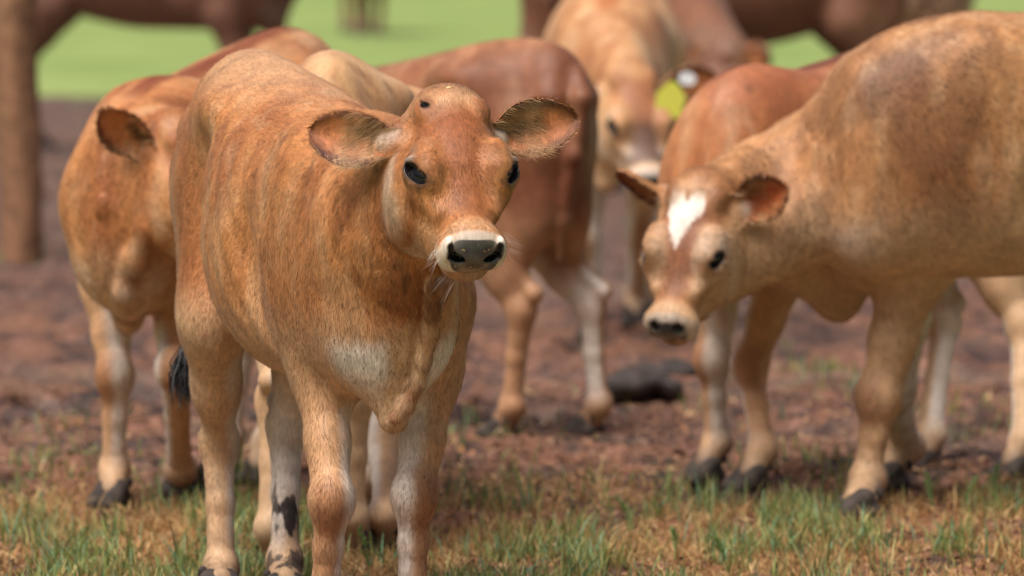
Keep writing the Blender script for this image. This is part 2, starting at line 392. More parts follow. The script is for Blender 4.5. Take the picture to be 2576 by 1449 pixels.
def body_prims(sp):
    det = sp.get('detail', False)
    st = np.array(TORSO); st[:, 1] *= sp.get('girth', 1)
    X, Yv, Z = V(1, 0, 0), V(0, 1, 0), V(0, 0, 1)
    tor = loft(V(0, 0, 0), X, Yv, Z, st, k=.05, tag='body', n=2.15, low=-.05, cap=(.05, .07))
    if sp.get('ribs', .004):
        f0 = tor.fn; am = sp.get('ribs', .0018)
        def fr(p):
            d = f0(p); m = ss(-.66, -.50, p[:, 0])*(1-ss(-.16, -.05, p[:, 0]))*ss(.46, .56, p[:, 2])*(1-ss(.80, .90, p[:, 2]))
            return d+am*m*np.sin((p[:, 0]+(p[:, 2]-.7)*.55)*2*math.pi/.062+3*noise(p*9, 4))*(.3+noise(p*6, 5))
        tor.fn = fr
    pr = [tor] + leg_prims(sp)
    for s in (1, -1): pr.append(ell(V(-.175, .205*s, .62), (.045, .055, .15), (V(1, 0, .25), V(0, 1, 0), V(-.25, 0, 1)), k=.05, op='sub', tag='hollow2'))
    hd = sp['head']; O, hx, hz = hd['O'], hd['x'], hd['z']
    nb = O+hx*.055-hz*.080; nw = sp.get('neckw', .72); side = sp.get('neckside', Yv)
    nr = sp.get('neckr', 1.0)
    mid = sp.get('neckmid', (V(.05, 0, .70)+nb)/2)
    pr += [cone(V(-.03, 0, .70), mid, .165, .125*nr, k=.08, side=side, flat=nw*.85), cone(mid, nb, .125*nr, .080*nr, k=.05, side=side, flat=nw),
           cone(V(-.10, 0, .825), mid*.5+(O+hx*.02-hz*.03)*.5+V(0, 0, .020), .055, .048, k=.06, side=side, flat=.8),
           cone(mid*.5+(O+hx*.02-hz*.03)*.5+V(0, 0, .020), O+hx*.01-hz*.045, .050, .045, k=.05),
           cone(V(.11, 0, .60), O+hx*.13-hz*.135, .09, .055, k=.06, side=side, flat=.75)]
    pr.append(ell(V(.10, 0, .545), (.09, .100, .10), k=.05))
    bt = sp.get('brisket', V(.15, 0, .43))
    pr.append(cone(V(.10, 0, .55), bt, .076, .027, k=.04, side=Yv, flat=.95))
    dl = sp.get('dewlap')
    if dl:
        for a, b in zip(dl[:-1], dl[1:]): pr.append(cone(a[0], b[0], a[1], b[1], k=sp.get('dewk', .010), tag='dewlap'))
    tl = sp.get('tail', [V(-.87, 0, .915), V(-.925, 0, .86), V(-.93, 0, .70), V(-.925, .0, .52), V(-.92, 0, .44)])
    for i in range(len(tl)-1): pr.append(cone(tl[i], tl[i+1], .026-.0045*i, .021-.0045*i+.001, k=.025, tag='tail'))
    sp['tailend'] = tl[-1]
    hp = head_prims(hd, det, sp.get('hf', sp.get('h', .009))); s_ = hd.get('s', 1.0)
    if s_ != 1.0:
        for q_ in hp:
            q_.fn = (lambda f: lambda p: s_*f((p-O)/s_+O))(q_.fn); q_.c = O+(q_.c-O)*s_; q_.R *= s_
        hd['earfr'] = [(O+(B-O)*s_, a, w, n, L*s_, W*s_, dp*s_) for B, a, w, n, L, W, dp in hd['earfr']]
        hd['eye'] = [(O+(e[0]-O)*s_,)+tuple(e[1:]) for e in hd['eye']]
    pr += hp
    return pr
PAL = dict(base=srgb(198, 132, 80), dark=srgb(152, 88, 50), pale=srgb(218, 180, 140), white=srgb(236, 222, 208), red=srgb(146, 82, 44), blk=srgb(36, 30, 32), brown=srgb(108, 66, 38))
def mixc(c, d, m): return c*(1-m[:, None])+np.asarray(d)*m[:, None]
def coat_colour(sp, v, N, td):
    pal = dict(PAL); pal.update(sp.get('pal', {})); n = len(v); sd = sp.get('seed', 0)
    g = lambda t: td.get(t, np.full(n, 1.0))
    nz = fbm(v*V(7, 9, 5), 4, sd); nf = fbm(v*V(30, 45, 18), 3, sd+5); nl = fbm(v*3.1, 3, sd+9)
    c = mixc(np.tile(pal['base'], (n, 1)), pal['dark'], ss(.45, .72, nz)*sp.get('mottle', .55))
    nv = fbm(v*V(16, 20, 5)+3, 4, sd+13); c = mixc(c, pal['dark'], ss(.50, .66, nv)*.55); c = mixc(c, pal['pale'], ss(.48, .34, nv)*.35*ss(.42, .6, nl+.1))
    c = mixc(c, pal['pale'], ss(.55, .8, nf)*.22)
    c = mixc(c, pal['pale'], ss(.90, .99, v[:, 2])*sp.get('toppale', .15))
    c = mixc(c, pal['red'], ss(.50, .72, nl)*sp.get('redmix', .25))
    c = mixc(c, pal['brown'], ss(.72, .80, fbm(v*V(30, 30, 16)+8, 3, sd+15))*.5)
    x, y, z = v.T
    dgrad = ss(-.56, -.66, x+.04*(nz-.5))*ss(.50, .62, z)*ss(.98, .85, z)*sp.get('reardark', .55)
    c = mixc(c, pal['red'], ss(.20, .05, np.sqrt(((x-.02)/.8)**2+((z-.60)/1.6)**2)+.15*(nf-.5))*sp.get('armdark', .35)); c = mixc(c, pal['red'], dgrad)
    c = mixc(c, pal['pale'], ss(.60, .44, z)*ss(-.2, -.9, N[:, 2])*.9)
    c = mixc(c, pal['pale'], ss(.62, .50, z)*.55*(x > -.9))
    for sc_, sr_, scol, sst in sp.get('spots', []): c = mixc(c, scol, ss(1.3, .25, np.linalg.norm((v-sc_)/sr_, axis=1)+.5*(nz-.5)+.9*(nf-.5))*sst)
    if sp.get('spine') is not None:
        c = mixc(c, sp['spine'], ss(.045, .015, np.abs(y+.0))*ss(.7, .95, N[:, 2])*ss(.86, .9, z)*.8)
    cw = sp.get('chestwhite', .85)
    c = mixc(c, pal['white'], ss(.075, .015, np.abs(z-.515+.06*nz))*ss(.09, .15, x)*ss(.28, .58, nf+.22*(nz-.5)+.1)*ss(.02, .05, np.abs(y))*cw)
    c = mixc(c, pal['pale'], ss(.50, .44, z)*ss(.05, .12, x)*.6)
    for T in ('fore0', 'fore1', 'hind0', 'hind1'):
        s = 1 if T[-1] == '0' else -1; j = sp['joints'][T]; fo = T[:4] == 'fore'
        m = ss(.02, -.002, g(T)-np.minimum(g('body'), .02)*0)*ss(.60, .50, z)
        c = mixc(c, pal['base'] if fo else pal['pale'], m*(.35 if fo else .8))
        if fo: c = mixc(c, pal['pale'], m*.30)
        inn = ss(-.05, .65, -s*N[:, 1]+.15*(nf-.5))
        c = mixc(c, pal['white'], m*inn*.95*ss(.06, .12, z))
        if T in sp.get('whiteleg', ()): c = mixc(c, pal['white'], m*.9*ss(.10, .2, z))
        if fo:
            c = mixc(c, pal['red'], m*ss(.0, .6, N[:, 0])*ss(.6, .1, -s*N[:, 1])*ss(.085, .02, np.abs(z-j['ca'][2]+.01))*sp.get('kneedark', .6))
        c = mixc(c, pal['pale'], m*ss(.15, .09, z)*.7)
        mud = sp.get('mud', .5); c = mixc(c, srgb(70, 52, 46), m*ss(.10, .03, z+.06*(nz-.5))*mud)
        for mc, mr, ms in sp.get('mudspots', []):
            dd = np.linalg.norm((v-mc)/mr, axis=1); c = mixc(c, srgb(58, 48, 46), m*ss(1.0, .75, dd+2.4*(fbm(v*V(80, 80, 34), 4, 3)-.5))*ms)
    c = mixc(c, pal['brown'], ss(.01, -.002, g('tail'))*ss(.6, .45, z)*.8)
    dm = ss(.006, -.001, g('dewlap')); c = mixc(c, pal['pale'], dm*.6); c = mixc(c, pal['red'], dm*ss(.45, .62, nf)*.7)
    # head
    hd = sp['head']; q = (v-hd['O'])@np.array([hd['x'], hd['y'], hd['z']]).T/hd.get('s', 1); q[:, 0] = np.interp(q[:, 0], TV, TK); t, hy_, hz_ = q.T; ay = np.abs(hy_)
    nh = q@np.zeros(3); NH = N@np.array([hd['x'], hd['y'], hd['z']]).T
    hm = ss(.012, -.002, np.minimum(g('head'), g('lid')))*ss(-.10, -.03, t)
    hn = fbm(q*V(35, 35, 35), 3, sd+2); hs = fbm(q*V(60, 160, 60), 3, sd+3)
    hc = np.tile(pal['base'], (n, 1))
    top = ss(-.055, -.005, hz_)
    hc = mixc(hc, pal['red'], top*ss(.19, .02, t+.06*(hn-.5))*.85*ss(.085, .05, ay))
    hc = mixc(hc, pal['red'], ss(.055, .012, ay+.02*(hn-.5))*top*ss(.33, .26, t)*.85)
    hc = mixc(hc, pal['brown'], ss(.055, -.02, t+.03*(hn-.5))*ss(-.075, -.03, hz_)*.70)
    hc = mixc(hc, pal['dark'], ss(.5, .75, hs)*.5)
    ez = ss(-.048, -.080, hz_+.30*(t-.14)+.02*(hn-.5))
    hc = mixc(hc, pal['white'], ez*.95*ss(.02, .06, ay))
    hc = mixc(hc, pal['pale'], ss(-.035, -.07, hz_)*.55)
    hc = mixc(hc, pal['pale'], ss(.29, .335, t)*.6)
    for s in (1, -1):
        e = V(.126, .076*s, .000); hc = mixc(hc, pal['white'], ss(1.0, .5, np.linalg.norm((q-e)/V(.022, .026, .022), axis=1)+.5*(hn-.5))*.85)
        tr = V(.185, .066*s, -.028); hc = mixc(hc, pal['brown'], ss(1.0, .6, np.linalg.norm((q-tr)/V(.026, .026, .040), axis=1)+.9*(hn-.5))*.9*sp.get('tear', 1)*(1 if s < 0 else .5))
        tr = V(.215, .053*s, -.022); hc = mixc(hc, pal['brown'], ss(1.0, .6, np.linalg.norm((q-tr)/V(.034, .007, .03), axis=1)+.9*(hn-.5))*.6*sp.get('tear', 1)*(1 if s < 0 else 0))
    if sp.get('darkface'): hc = mixc(hc, srgb(92, 72, 66), ss(.12, .19, t)*ss(.34, .30, t)*ss(.065, .035, ay)*ss(-.06, -.03, hz_)*.85)
    hc = mixc(hc, pal['white'], np.maximum(ss(.349, .359, t+.014*(hn-.5)), ss(.312, .335, t+.02*(hn-.5))*ss(-.035, -.055, hz_))*.95)
    hc = mixc(hc, srgb(158, 112, 88), ss(-.078, -.087, hz_)*ss(.315, .345, t)*ss(.050, .034, ay)*.9)
    if sp.get('heart'):
        a = (t-.085)/.056; b = np.abs(hy_+.010)/.040; hh = -a
        f = np.minimum(np.sqrt((b-.5)**2+(hh-.35)**2)-.50, np.maximum(hh-.40, b*1.05-(hh+1.2)*.66))*.3
        hc = mixc(hc, pal['white'], ss(.03, -.03, f*3+.16*(hn-.5)+.14*(hs-.5))*ss(-.03, -.01, hz_))
    c = mixc(c, hc, hm)
    slot = ss(.0045, .0015, g('slot')); c = mixc(c, pal['blk']*.6, slot*hm)
    lidm = ss(.011, .004, g('slot')); c = mixc(c, pal['blk'], lidm*hm*.65)
    pad = ss(1.0, .95, ((np.abs(hy_)/np.maximum(.0440-.30*np.maximum(-.045-hz_, 0), .02))**3.2+np.abs((hz_+.051)/.0365)**3.2)**(1/3.2)+.03*(hn-.5))*ss(.350, .357, t)
    pad = np.maximum(pad, ss(.006, .002, g('nostril')))*hm*ss(-.087, -.083, hz_)
    pc = mixc(np.tile(srgb(44, 43, 52), (n, 1)), srgb(22, 21, 26), ss(.4, .65, hn)); pc = mixc(pc, srgb(214, 176, 90), ss(.80, .86, noise(q*230, 9)*.55+noise(q*60, 8)*.45)*(1.0 if sp.get('crumbs') else 0))
    c = mixc(c, pc, pad); c = mixc(c, V(.004, .003, .004), ss(.002, -.001, g('nostril'))*hm)
    mo = ss(.006, .001, g('mouth'))*hm*(t < .385); c = mixc(c, srgb(110, 72, 58), mo*.9)
    bud = ss(.004, .0, g('bud'))*hm; c = mixc(c, V(.02, .015, .015), bud)
    # ears
    em = ss(.010, -.001, g('ear')); em2 = np.zeros(n); best = None
    for B, a, w, nn, L, W, dep in hd['earfr']:
        p = v-B; tt = p@a/L; yy = p@w/W*(1 if (hd['z']@w) > 0 else -1); zz = N@nn; near = (np.linalg.norm(p-a*L/2, axis=1) < L*.75)*ss(.02, .12, tt)*em
        e = fbm(v*V(60, 60, 60), 3, sd+6)
        ec = mixc(np.tile(pal['base'], (n, 1)), pal['pale'], ss(.3, .9, -yy)*.7)
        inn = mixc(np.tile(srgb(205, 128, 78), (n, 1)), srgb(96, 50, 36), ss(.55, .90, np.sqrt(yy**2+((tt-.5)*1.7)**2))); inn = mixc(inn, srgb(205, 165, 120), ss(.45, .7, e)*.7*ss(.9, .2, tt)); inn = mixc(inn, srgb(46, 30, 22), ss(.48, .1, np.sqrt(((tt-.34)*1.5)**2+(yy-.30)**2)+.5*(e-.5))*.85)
        if sp.get('earred'): inn = mixc(inn, srgb(170, 62, 22), ss(.6, .2, np.sqrt((tt-.5)**2+yy**2))*.8)
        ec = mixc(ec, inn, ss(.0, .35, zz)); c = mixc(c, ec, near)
    gloss = np.maximum(pad, slot*hm)+.35*mo+ss(.002, -.001, g('nostril'))*hm
    return np.clip(c, 0, 1), np.clip(gloss, 0, 1)
def fur_dir(sp, v, N, td, c):
    n = len(v); g = lambda t: td.get(t, np.full(n, 1.0))
    x, y, z = v.T
    d = np.tile(V(-.75, 0, -.65), (n, 1)); d[:, 2] -= ss(.75, .5, z)*1.0; d[:, 2] += ss(.88, .96, z)*.6
    d[:, 0] += ss(.10, .22, x)*.5
    lg = ss(.03, 0, np.minimum.reduce([g('fore0'), g('fore1'), g('hind0'), g('hind1')])); d = d*(1-lg[:, None])+V(-.15, 0, -1)*lg[:, None]
    hd = sp['head']; M = np.array([hd['x'], hd['y'], hd['z']]); q = (v-hd['O'])@M.T
    hm = ss(.02, 0, g('head')); w0 = .165                                                    # hair whorl between the eyes
    dh = np.stack([q[:, 0]-w0, q[:, 1]*1.0, np.zeros(n)], 1); dh /= (np.linalg.norm(dh, axis=1)[:, None]+1e-6)
    side = ss(.03, .07, np.abs(q[:, 1])); low = ss(-.02, -.08, q[:, 2])[:, None]
    dh = dh*(1-low)+V(-.6, 0, -.8)*low
    dh[:, 1] += np.sign(q[:, 1])*.5*ss(.05, -.02, q[:, 0])
    dh = dh@M; d = d*(1-hm[:, None])+dh*hm[:, None]
    em = ss(.004, 0, g('ear')-g('head')*0)*(g('head') > .006)
    for B, a, w, nn, L, W, dep in hd['earfr']:
        p = v-B; m = em*(np.linalg.norm(p-a*L/2, axis=1) < L*.7); yy = (p@w/W)
        de = a[None, :]*.9+w[None, :]*yy[:, None]*.9
        ins = ((N@nn) > .2)
        de = np.where(ins[:, None], a[None, :]*.4+w[None, :]*-1.0*np.sign(yy)[:, None]*.5+nn*.3, de)
        d = d*(1-m[:, None])+de*m[:, None]
    wv = np.stack([fbm(v*V(14, 14, 14), 3, 21+i)-.5 for i in range(3)], 1)+.7*np.stack([fbm(v*V(60, 60, 60), 2, 31+i)-.5 for i in range(3)], 1)
    amp = .55-.25*hm+1.6*ss(.14, .30, x+0*z)*(1-hm)*0+1.2*ss(-.15, .10, x)*(1-hm)*ss(.95, .7, z)
    d = d/(np.linalg.norm(d, axis=1)[:, None]+1e-6)+wv*amp[:, None]
    return d
def grow_fur(sp, prims, verts, quads, N, col, gloss, count):
    """short hairs as narrow ribbons rooted in the skin, joined into the body mesh"""
    a, b, c_ = verts[quads[:, 0]], verts[quads[:, 1]], verts[quads[:, 3]]
    ar = np.linalg.norm(np.cross(b-a, c_-a), axis=1)
    g = gloss[quads[:, 0]]; wt = ar*(g < .3)
    hd = sp['head']; M = np.array([hd['x'], hd['y'], hd['z']]); q = (a-hd['O'])@M.T
    inhead = (np.linalg.norm(q-V(.15, 0, -.05), axis=1) < .27)
    wt = wt*np.where(inhead, 3.0, 1.0)
    f = RNG.choice(len(quads), count, p=wt/wt.sum()); r1, r2 = RNG.random((2, count, 1))
    Q = quads[f]; p = (verts[Q[:, 0]]*(1-r1)+verts[Q[:, 1]]*r1)*(1-r2)+(verts[Q[:, 3]]*(1-r1)+verts[Q[:, 2]]*r1)*r2
    nn = N[Q[:, 0]]*(1-r1)+N[Q[:, 2]]*r1; nn /= np.linalg.norm(nn, axis=1)[:, None]; cc = col[Q[:, 0]]
    _, td = field(prims, p, True)
    d = fur_dir(sp, p, nn, td, cc); d = d-nn*(d*nn).sum(1)[:, None]; d /= np.linalg.norm(d, axis=1)[:, None]+1e-6
    d += RNG.normal(0, .11, d.shape); gh = ss(.03, .0, td.get('head', np.ones(count)))
    qq = (p-hd['O'])@M.T; earm = (td.get('ear', np.ones(count)) < .004) & (td.get('head', np.ones(count)) > .006)
    ln = .0110*(1-gh)+.0075*gh; ln = ln*RNG.uniform(.6, 1.25, count)
    ln *= np.where(ss(.28, .34, qq[:, 0])*gh > .5, .45, 1); lift = np.where(gh > .5, .15, .13)
    low = (td.get('dewlap', np.ones(count)) < .01); ln *= np.where(low, 1.3, 1); 
    inner = np.zeros(count, bool)
    for B, a_, w_, n_, L, W, dep in hd['earfr']:
        pp = p-B; t = pp@a_/L; yy = pp@w_/W; m = earm & (np.linalg.norm(pp-a_*L/2, axis=1) < L*.7)
        rim = m & (np.abs(nn@n_) < .55); ins = m & ((nn@n_) > .3)
        out = w_[None, :]*np.sign(yy)[:, None]*(.9-.5*t[:, None])+a_*np.clip(t, 0, 1)[:, None]
        d[rim] = (out+n_*.25)[rim]+RNG.normal(0, .12, (rim.sum(), 3)); ln[rim] = RNG.uniform(.003, .010, rim.sum()); cc[rim] = cc[rim]*.4+np.asarray(PAL['pale'])*.6
        up = w_ if w_[2] > 0 else -w_; yu = pp@up/W
        lk = ins & (t < .60) & (RNG.random(count) < .32)
        d[lk] = (a_*.75-up*.65+n_*.30)[None, :]+RNG.normal(0, .22, (lk.sum(), 3)); ln[lk] = RNG.uniform(.012, .032, lk.sum()); cc[lk] = cc[lk]*.35+srgb(214, 172, 124)*.65
        inner |= lk | rim
    d /= np.linalg.norm(d, axis=1)[:, None]+1e-6
    w = np.cross(d, nn); w /= np.linalg.norm(w, axis=1)[:, None]+1e-6
    rl = RNG.normal(0, .35, count)[:, None]; w = w+nn*rl; w /= np.linalg.norm(w, axis=1)[:, None]
    hw = ((.00026 if count > 300000 else .0005)*RNG.uniform(.7, 1.3, count)*np.where(inner, .65, 1))[:, None]
    L_ = ln[:, None]; lf = (lift*RNG.uniform(.4, 1.5, count))[:, None]
    p = p-nn*.0006
    m1 = p+d*L_*.5+nn*L_*lf*.75; tip = p+d*L_+nn*L_*lf*.9
    rib = np.stack([p-w*hw, p+w*hw, m1+w*hw*.8, m1-w*hw*.8, tip], 1).reshape(-1, 3)
    base = len(verts)+np.arange(count)*5
    qd = np.stack([base, base+1, base+2, base+3], 1); tr = np.stack([base+3, base+2, base+4], 1)
    clump = fbm(p*V(170, 170, 38), 2, 77)*.7+fbm(p*V(60, 60, 20), 2, 78)*.3; br = np.clip(RNG.normal(.97, .19, count)+(clump-.5)*(.75+.5*ss(-.15, .05, p[:, 0])), .35, 1.6)[:, None]
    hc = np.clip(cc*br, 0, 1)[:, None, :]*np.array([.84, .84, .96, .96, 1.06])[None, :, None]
    hn = (nn[:, None, :]+d[:, None, :]*np.array([-.05, -.05, .1, .1, .15])[None, :, None]+w[:, None, :]*0).reshape(-1, 3); hn /= np.linalg.norm(hn, axis=1)[:, None]
    return rib, qd, tr, np.clip(hc.reshape(-1, 3), 0, 1), hn
_hoof = [None]
def hoof_mesh():
    if _hoof[0] is None:
        pr = []
        for s in (1, -1):
            pr += [cone(V(-.010, .014*s, .042), V(.030, .017*s, .016), .018, .017, k=.008), cone(V(-.022, .015*s, .020), V(.028, .018*s, .012), .017, .013, k=.01)]
        pr.append(cone(V(-.034, .02, .055), V(-.036, .022, .048), .007, .006, k=.004)); pr.append(cone(V(-.034, -.02, .055), V(-.036, -.022, .048), .007, .006, k=.004))
        pr.append(ell(V(0, 0, -.025), (.2, .2, .026), k=.003, op='sub'))
        v, q, n = polygonise(pr, V(-.06, -.06, -.01), V(.06, .06, .08), .0035)
        _hoof[0] = make_mesh('hoof', v, q, mat=M_HOOF)
    return _hoof[0]
def tuft(name, parent, p, direction, L, r, count, mat, seed=1):
    rg = np.random.default_rng(seed); d = nrm(direction); s = nrm(np.cross(d, V(.3, 1, .1))); u = np.cross(d, s); vs = []; qs = []; ts = []
    for i in range(count):
        a = rg.uniform(0, 6.28); rr = r*math.sqrt(rg.random()); o = s*cos(a)*rr+u*sin(a)*rr; st = rg.uniform(-.05, .35)*L; l = L*rg.uniform(.55, 1.0)-max(st, 0)*.5
        p0 = p+d*st+o*.6; p1 = p0+d*l*.5+o*.9+rg.normal(0, .004, 3); p2 = p0+d*l+o*.15+rg.normal(0, .008, 3)
        w = nrm(np.cross(d, rg.normal(0, 1, 3)))*.0012; b = len(vs); vs += [p0-w, p0+w, p1+w, p1-w, p2]; qs.append((b, b+1, b+2, b+3)); ts.append((b+3, b+2, b+4))
    return link(name, make_mesh(name, np.array(vs), np.array(qs), np.array(ts), mat), parent)
def world_frame(sp):
    th = R_(sp['theta']); f = V(sin(th), -cos(th), 0); l = V(cos(th), sin(th), 0); return f, l
def to_local(sp, w):
    f, l = world_frame(sp); d = (np.asarray(w)-sp['loc'])/sp['scale']; return V(d@f, d@l, d[2])
def dir_local(sp, w):
    f, l = world_frame(sp); return V(w@f, w@l, w[2])
def set_head(sp, O_world, th, pitch, roll=0, ears=None, **kw):
    """head axis: th is the compass turn of the face (0 = towards the camera, + = picture right), pitch = how steeply the face points down"""
    t, p = R_(th), R_(pitch); hx = V(sin(t)*cos(p), -cos(t)*cos(p), -sin(p)); hz = V(sin(t)*sin(p), -cos(t)*sin(p), cos(p)); hy = V(cos(t), sin(t), 0)
    r = R_(roll); hy, hz = hy*cos(r)+hz*sin(r), hz*cos(r)-hy*sin(r)
    sp['head'] = dict(O=to_local(sp, O_world), x=dir_local(sp, hx), y=dir_local(sp, hy), z=dir_local(sp, hz),
                      ear=ears or [((-.20, 1, .12), (.62, .10, .78)), ((-.20, 1, .12), (.62, .10, .78))], **kw)
def build_calf(sp, label, cat='calf', group='calves standing in the muddy yard'):
    name = cat
    rt = bpy.data.objects.new(name, None); COL.objects.link(rt); tag(rt, label, cat, group)
    rt.location = sp['loc']-V(0, 0, 0 if sp.get('crumbs') else .012*sp['scale']); rt.rotation_euler = (0, 0, R_(sp['theta'])-math.pi/2); rt.scale = [sp['scale']]*3
    prims = body_prims(sp); hd = sp['head']; h = sp.get('h', .009)
    lo = V(-1.0, -.27, -.0); hi = V(.30, .27, 1.04)
    hc = hd['O']+hd['x']*.16
    lo = np.minimum(lo, hc-.27); hi = np.maximum(hi, hc+.27); lo[2] = max(lo[2], .02)
    for T in sp['joints']:
        for k_, q in sp['joints'][T].items(): lo = np.minimum(lo, q-V(.07, .07, .0)); hi = np.maximum(hi, q+V(.07, .07, .0))
    lo[2] = max(lo[2], .01)
    for q in [sp['tailend']]: lo = np.minimum(lo, q-.05); hi = np.maximum(hi, q+.05)
    if sp.get('detail'):
        v, q, N = polygonise(prims, lo, hi, h, (hc-V(.20, .13, .22), hc+V(.22, .13, .20)), sp['hf'])
    else: v, q, N = polygonise(prims, lo, hi, h)
    _, td = field(prims, v, True); col, gl = coat_colour(sp, v, N, td)
    if sp.get('fur'):
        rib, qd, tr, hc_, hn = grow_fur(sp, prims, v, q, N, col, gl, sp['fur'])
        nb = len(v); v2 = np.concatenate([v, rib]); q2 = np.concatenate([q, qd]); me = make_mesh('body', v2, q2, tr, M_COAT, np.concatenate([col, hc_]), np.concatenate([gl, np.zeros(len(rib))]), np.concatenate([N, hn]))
    else: me = make_mesh('body', v, q, None, M_COAT, col, gl, N)
    link('body', me, rt)
    for (ec, lx, lz, od) in hd['eye']:
        m = bpy.data.meshes.get('eyeball')
        if m is None:
            us = [(cos(a)*sin(b), sin(a)*sin(b), cos(b)) for b in np.linspace(.02, math.pi-.02, 16) for a in np.linspace(0, 2*math.pi, 24, endpoint=False)]
            fq = [(i*24+j, (i+1)*24+j, (i+1)*24+(j+1) % 24, i*24+(j+1) % 24) for i in range(15) for j in range(24)]
            m = make_mesh('eyeball', np.array(us)*V(.0285, .0200, .0190), np.array(fq), mat=M_EYE)
        e = link('eye', m, rt); hs = hd.get('s', 1.0)
        from mathutils import Matrix
        Mx = Matrix([[lx[i], lz[i], od[i], (ec-od*.0115)[i]] for i in range(3)]+[[0, 0, 0, 1]]); e.matrix_local = Mx @ Matrix.Scale(hs, 4)
        if sp.get('detail'):
            vs = []; ts = []; qs = []; rg = np.random.default_rng(4); upz = lz if lz@hd['z'] > 0 else -lz
            for i in range(70):
                u_ = rg.uniform(-1, .85); p0 = ec+od*.0085+lx*.0185*u_+upz*.0105*math.sqrt(max(0, 1-u_*u_*.9)); dd = nrm(od*1.0+upz*.25+hd['x']*.25+lx*u_*.35*1+rg.normal(0, .08, 3)); l = rg.uniform(.014, .028)
                w = nrm(np.cross(dd, od+rg.normal(0, .3, 3)))*.0006; b = len(vs); p1 = p0+dd*l*.5-upz*l*.10; p2 = p0+dd*l-upz*l*.05; vs += [p0-w, p0+w, p1+w, p1-w, p2]; qs.append((b, b+1, b+2, b+3)); ts.append((b+3, b+2, b+4))
            link('eyelashes', make_mesh('eyelashes', np.array(vs), np.array(qs), np.array(ts), M_LASH), rt)
    if sp.get('crumbs'):
        vs = []; ts = []; qs = []; rg = np.random.default_rng(8); O_, x_, y_, z_ = hd['O'], hd['x'], hd['y'], hd['z']
        for i in range(90):
            s_ = rg.choice([-1, 1]); lo_ = rg.random() < .6; t_ = rg.uniform(.30, .335) if lo_ else rg.uniform(.29, .325)
            p0 = O_+x_*t_+y_*s_*(rg.uniform(.0, .038) if lo_ else rg.uniform(.042, .054))+z_*(rg.uniform(-.112, -.090) if lo_ else rg.uniform(-.07, -.02))
            dd = nrm(x_*.5+y_*s_*rg.uniform(.2, 1.1)+z_*(rg.uniform(-1.1, -.3) if lo_ else rg.uniform(-.4, .5))); l = rg.uniform(.02, .05); w_ = nrm(np.cross(dd, V(0, 0, 1)))*.0003; b_ = len(vs); p1 = p0+dd*l*.5; p2 = p0+dd*l-V(0, 0, .15)*l
            vs += [p0-w_, p0+w_, p1+w_, p1-w_, p2]; qs.append((b_, b_+1, b_+2, b_+3)); ts.append((b_+3, b_+2, b_+4))
        link('whiskers', make_mesh('whiskers', np.array(vs), np.array(qs), np.array(ts), M_WHISK), rt)
    for T, j in sp['joints'].items():
        if T in sp.get('nohoof', ()): continue
        ho = link('hoof', hoof_mesh(), rt); ho.location = j['ho']+V(.008, 0, 0)
        if 'hooftilt' in j: ho.rotation_euler = (0, j['hooftilt'][0], 0); ho.location = j['ho']+j['hooftilt'][1]; ho.scale = (1.1,)*3
        else: ho.scale = (1.15, 1.15, 1.1)
    if sp.get('tuft', True):
        tuft('tail_tuft', rt, sp['tailend']+V(0, 0, .02), sp.get('tuftdir', V(0, 0, -1)), .13, .020, 260, M_TUFT, sp.get('seed', 1)+3)
    return rt

specs = []
# 1 -- the sharp calf in front
c1 = dict(loc=P(936, 1500, 9.65)*V(1, 1, 0), theta=18.9, scale=1.0, detail=True, h=.009 if QK else .0042, hf=.0035 if QK else .0019, fur=50000 if QK else 620000, seed=3, girth=1.0)
set_head(c1, P(1128, 243, 9.40), 11, 39.5, shear=.30, ears=[((-.20, 1, .14), (.62, .10, .78)), ((-.38, .9, -.16), (.60, .12, .78))])
c1['neckr'] = .84; c1['neckmid'] = V(.13, -.035, .72)
L1 = lambda u, v, Y: to_local(c1, P(u, v, Y))
c1['fore'] = [dict(sh=L1(1090, 760, 9.72), el=L1(1085, 930, 9.74), ca=L1(1042, 1250, 9.66), fe=L1(1036, 1510, 9.68), ho=to_local(c1, V(P(1034, 1560, 9.62)[0], 9.62, 0))),
              dict(sh=L1(850, 790, 9.72), el=L1(812, 930, 9.72), ca=L1(834, 1262, 9.60), fe=L1(816, 1520, 9.64), ho=to_local(c1, V(P(812, 1560, 9.60)[0], 9.60, 0)))]
c1['hind'] = [dict(ho_=L1(722, 1070, 10.36), fe=L1(716, 1410, 10.30), ho=to_local(c1, V(P(716, 1500, 10.22)[0], 10.22, 0))),
              dict(ho_=L1(552, 1110, 10.42), fe=L1(556, 1430, 10.36), ho=to_local(c1, V(P(553, 1500, 10.28)[0], 10.28, 0)))]
c1['legw'] = .95; c1['toppale'] = .5; c1['crumbs'] = 1; c1['whiteleg'] = ('hind0',); c1['brisket'] = L1(990, 1050, 9.52)
def on_surface(sp, prims, u, v, Y0, Y1):
    ys_ = np.linspace(Y0, Y1, 300); pts = np.array([to_local(sp, P(u, v, y)) for y in ys_]); d = field(prims, pts)
    i = int(np.argmax(d < 0)) if (d < 0).any() else 150
    return pts[i]
_hd = dict(c1['head']); _pr = [q for q in body_prims(c1) if q.tag != 'head']; c1['head'] = _hd; c1['joints'] = {}
back = to_local(c1, c1['loc']+V(0, -.010, 0))
_rows = ((1092, 715), (1086, 775), (1078, 840), (1066, 905), (1048, 965), (1022, 1018), (996, 1050))
_pts = np.array([on_surface(c1, _pr, u, v, 9.1, 9.9) for u, v in _rows]); _w = np.polyfit(np.arange(7), _pts[:, 0], 2)
c1['dewlap'] = [(V(np.polyval(_w, k_), p_[1], p_[2])+back, .0135-(.003 if k_ == 6 else 0)) for k_, p_ in enumerate(_pts)]
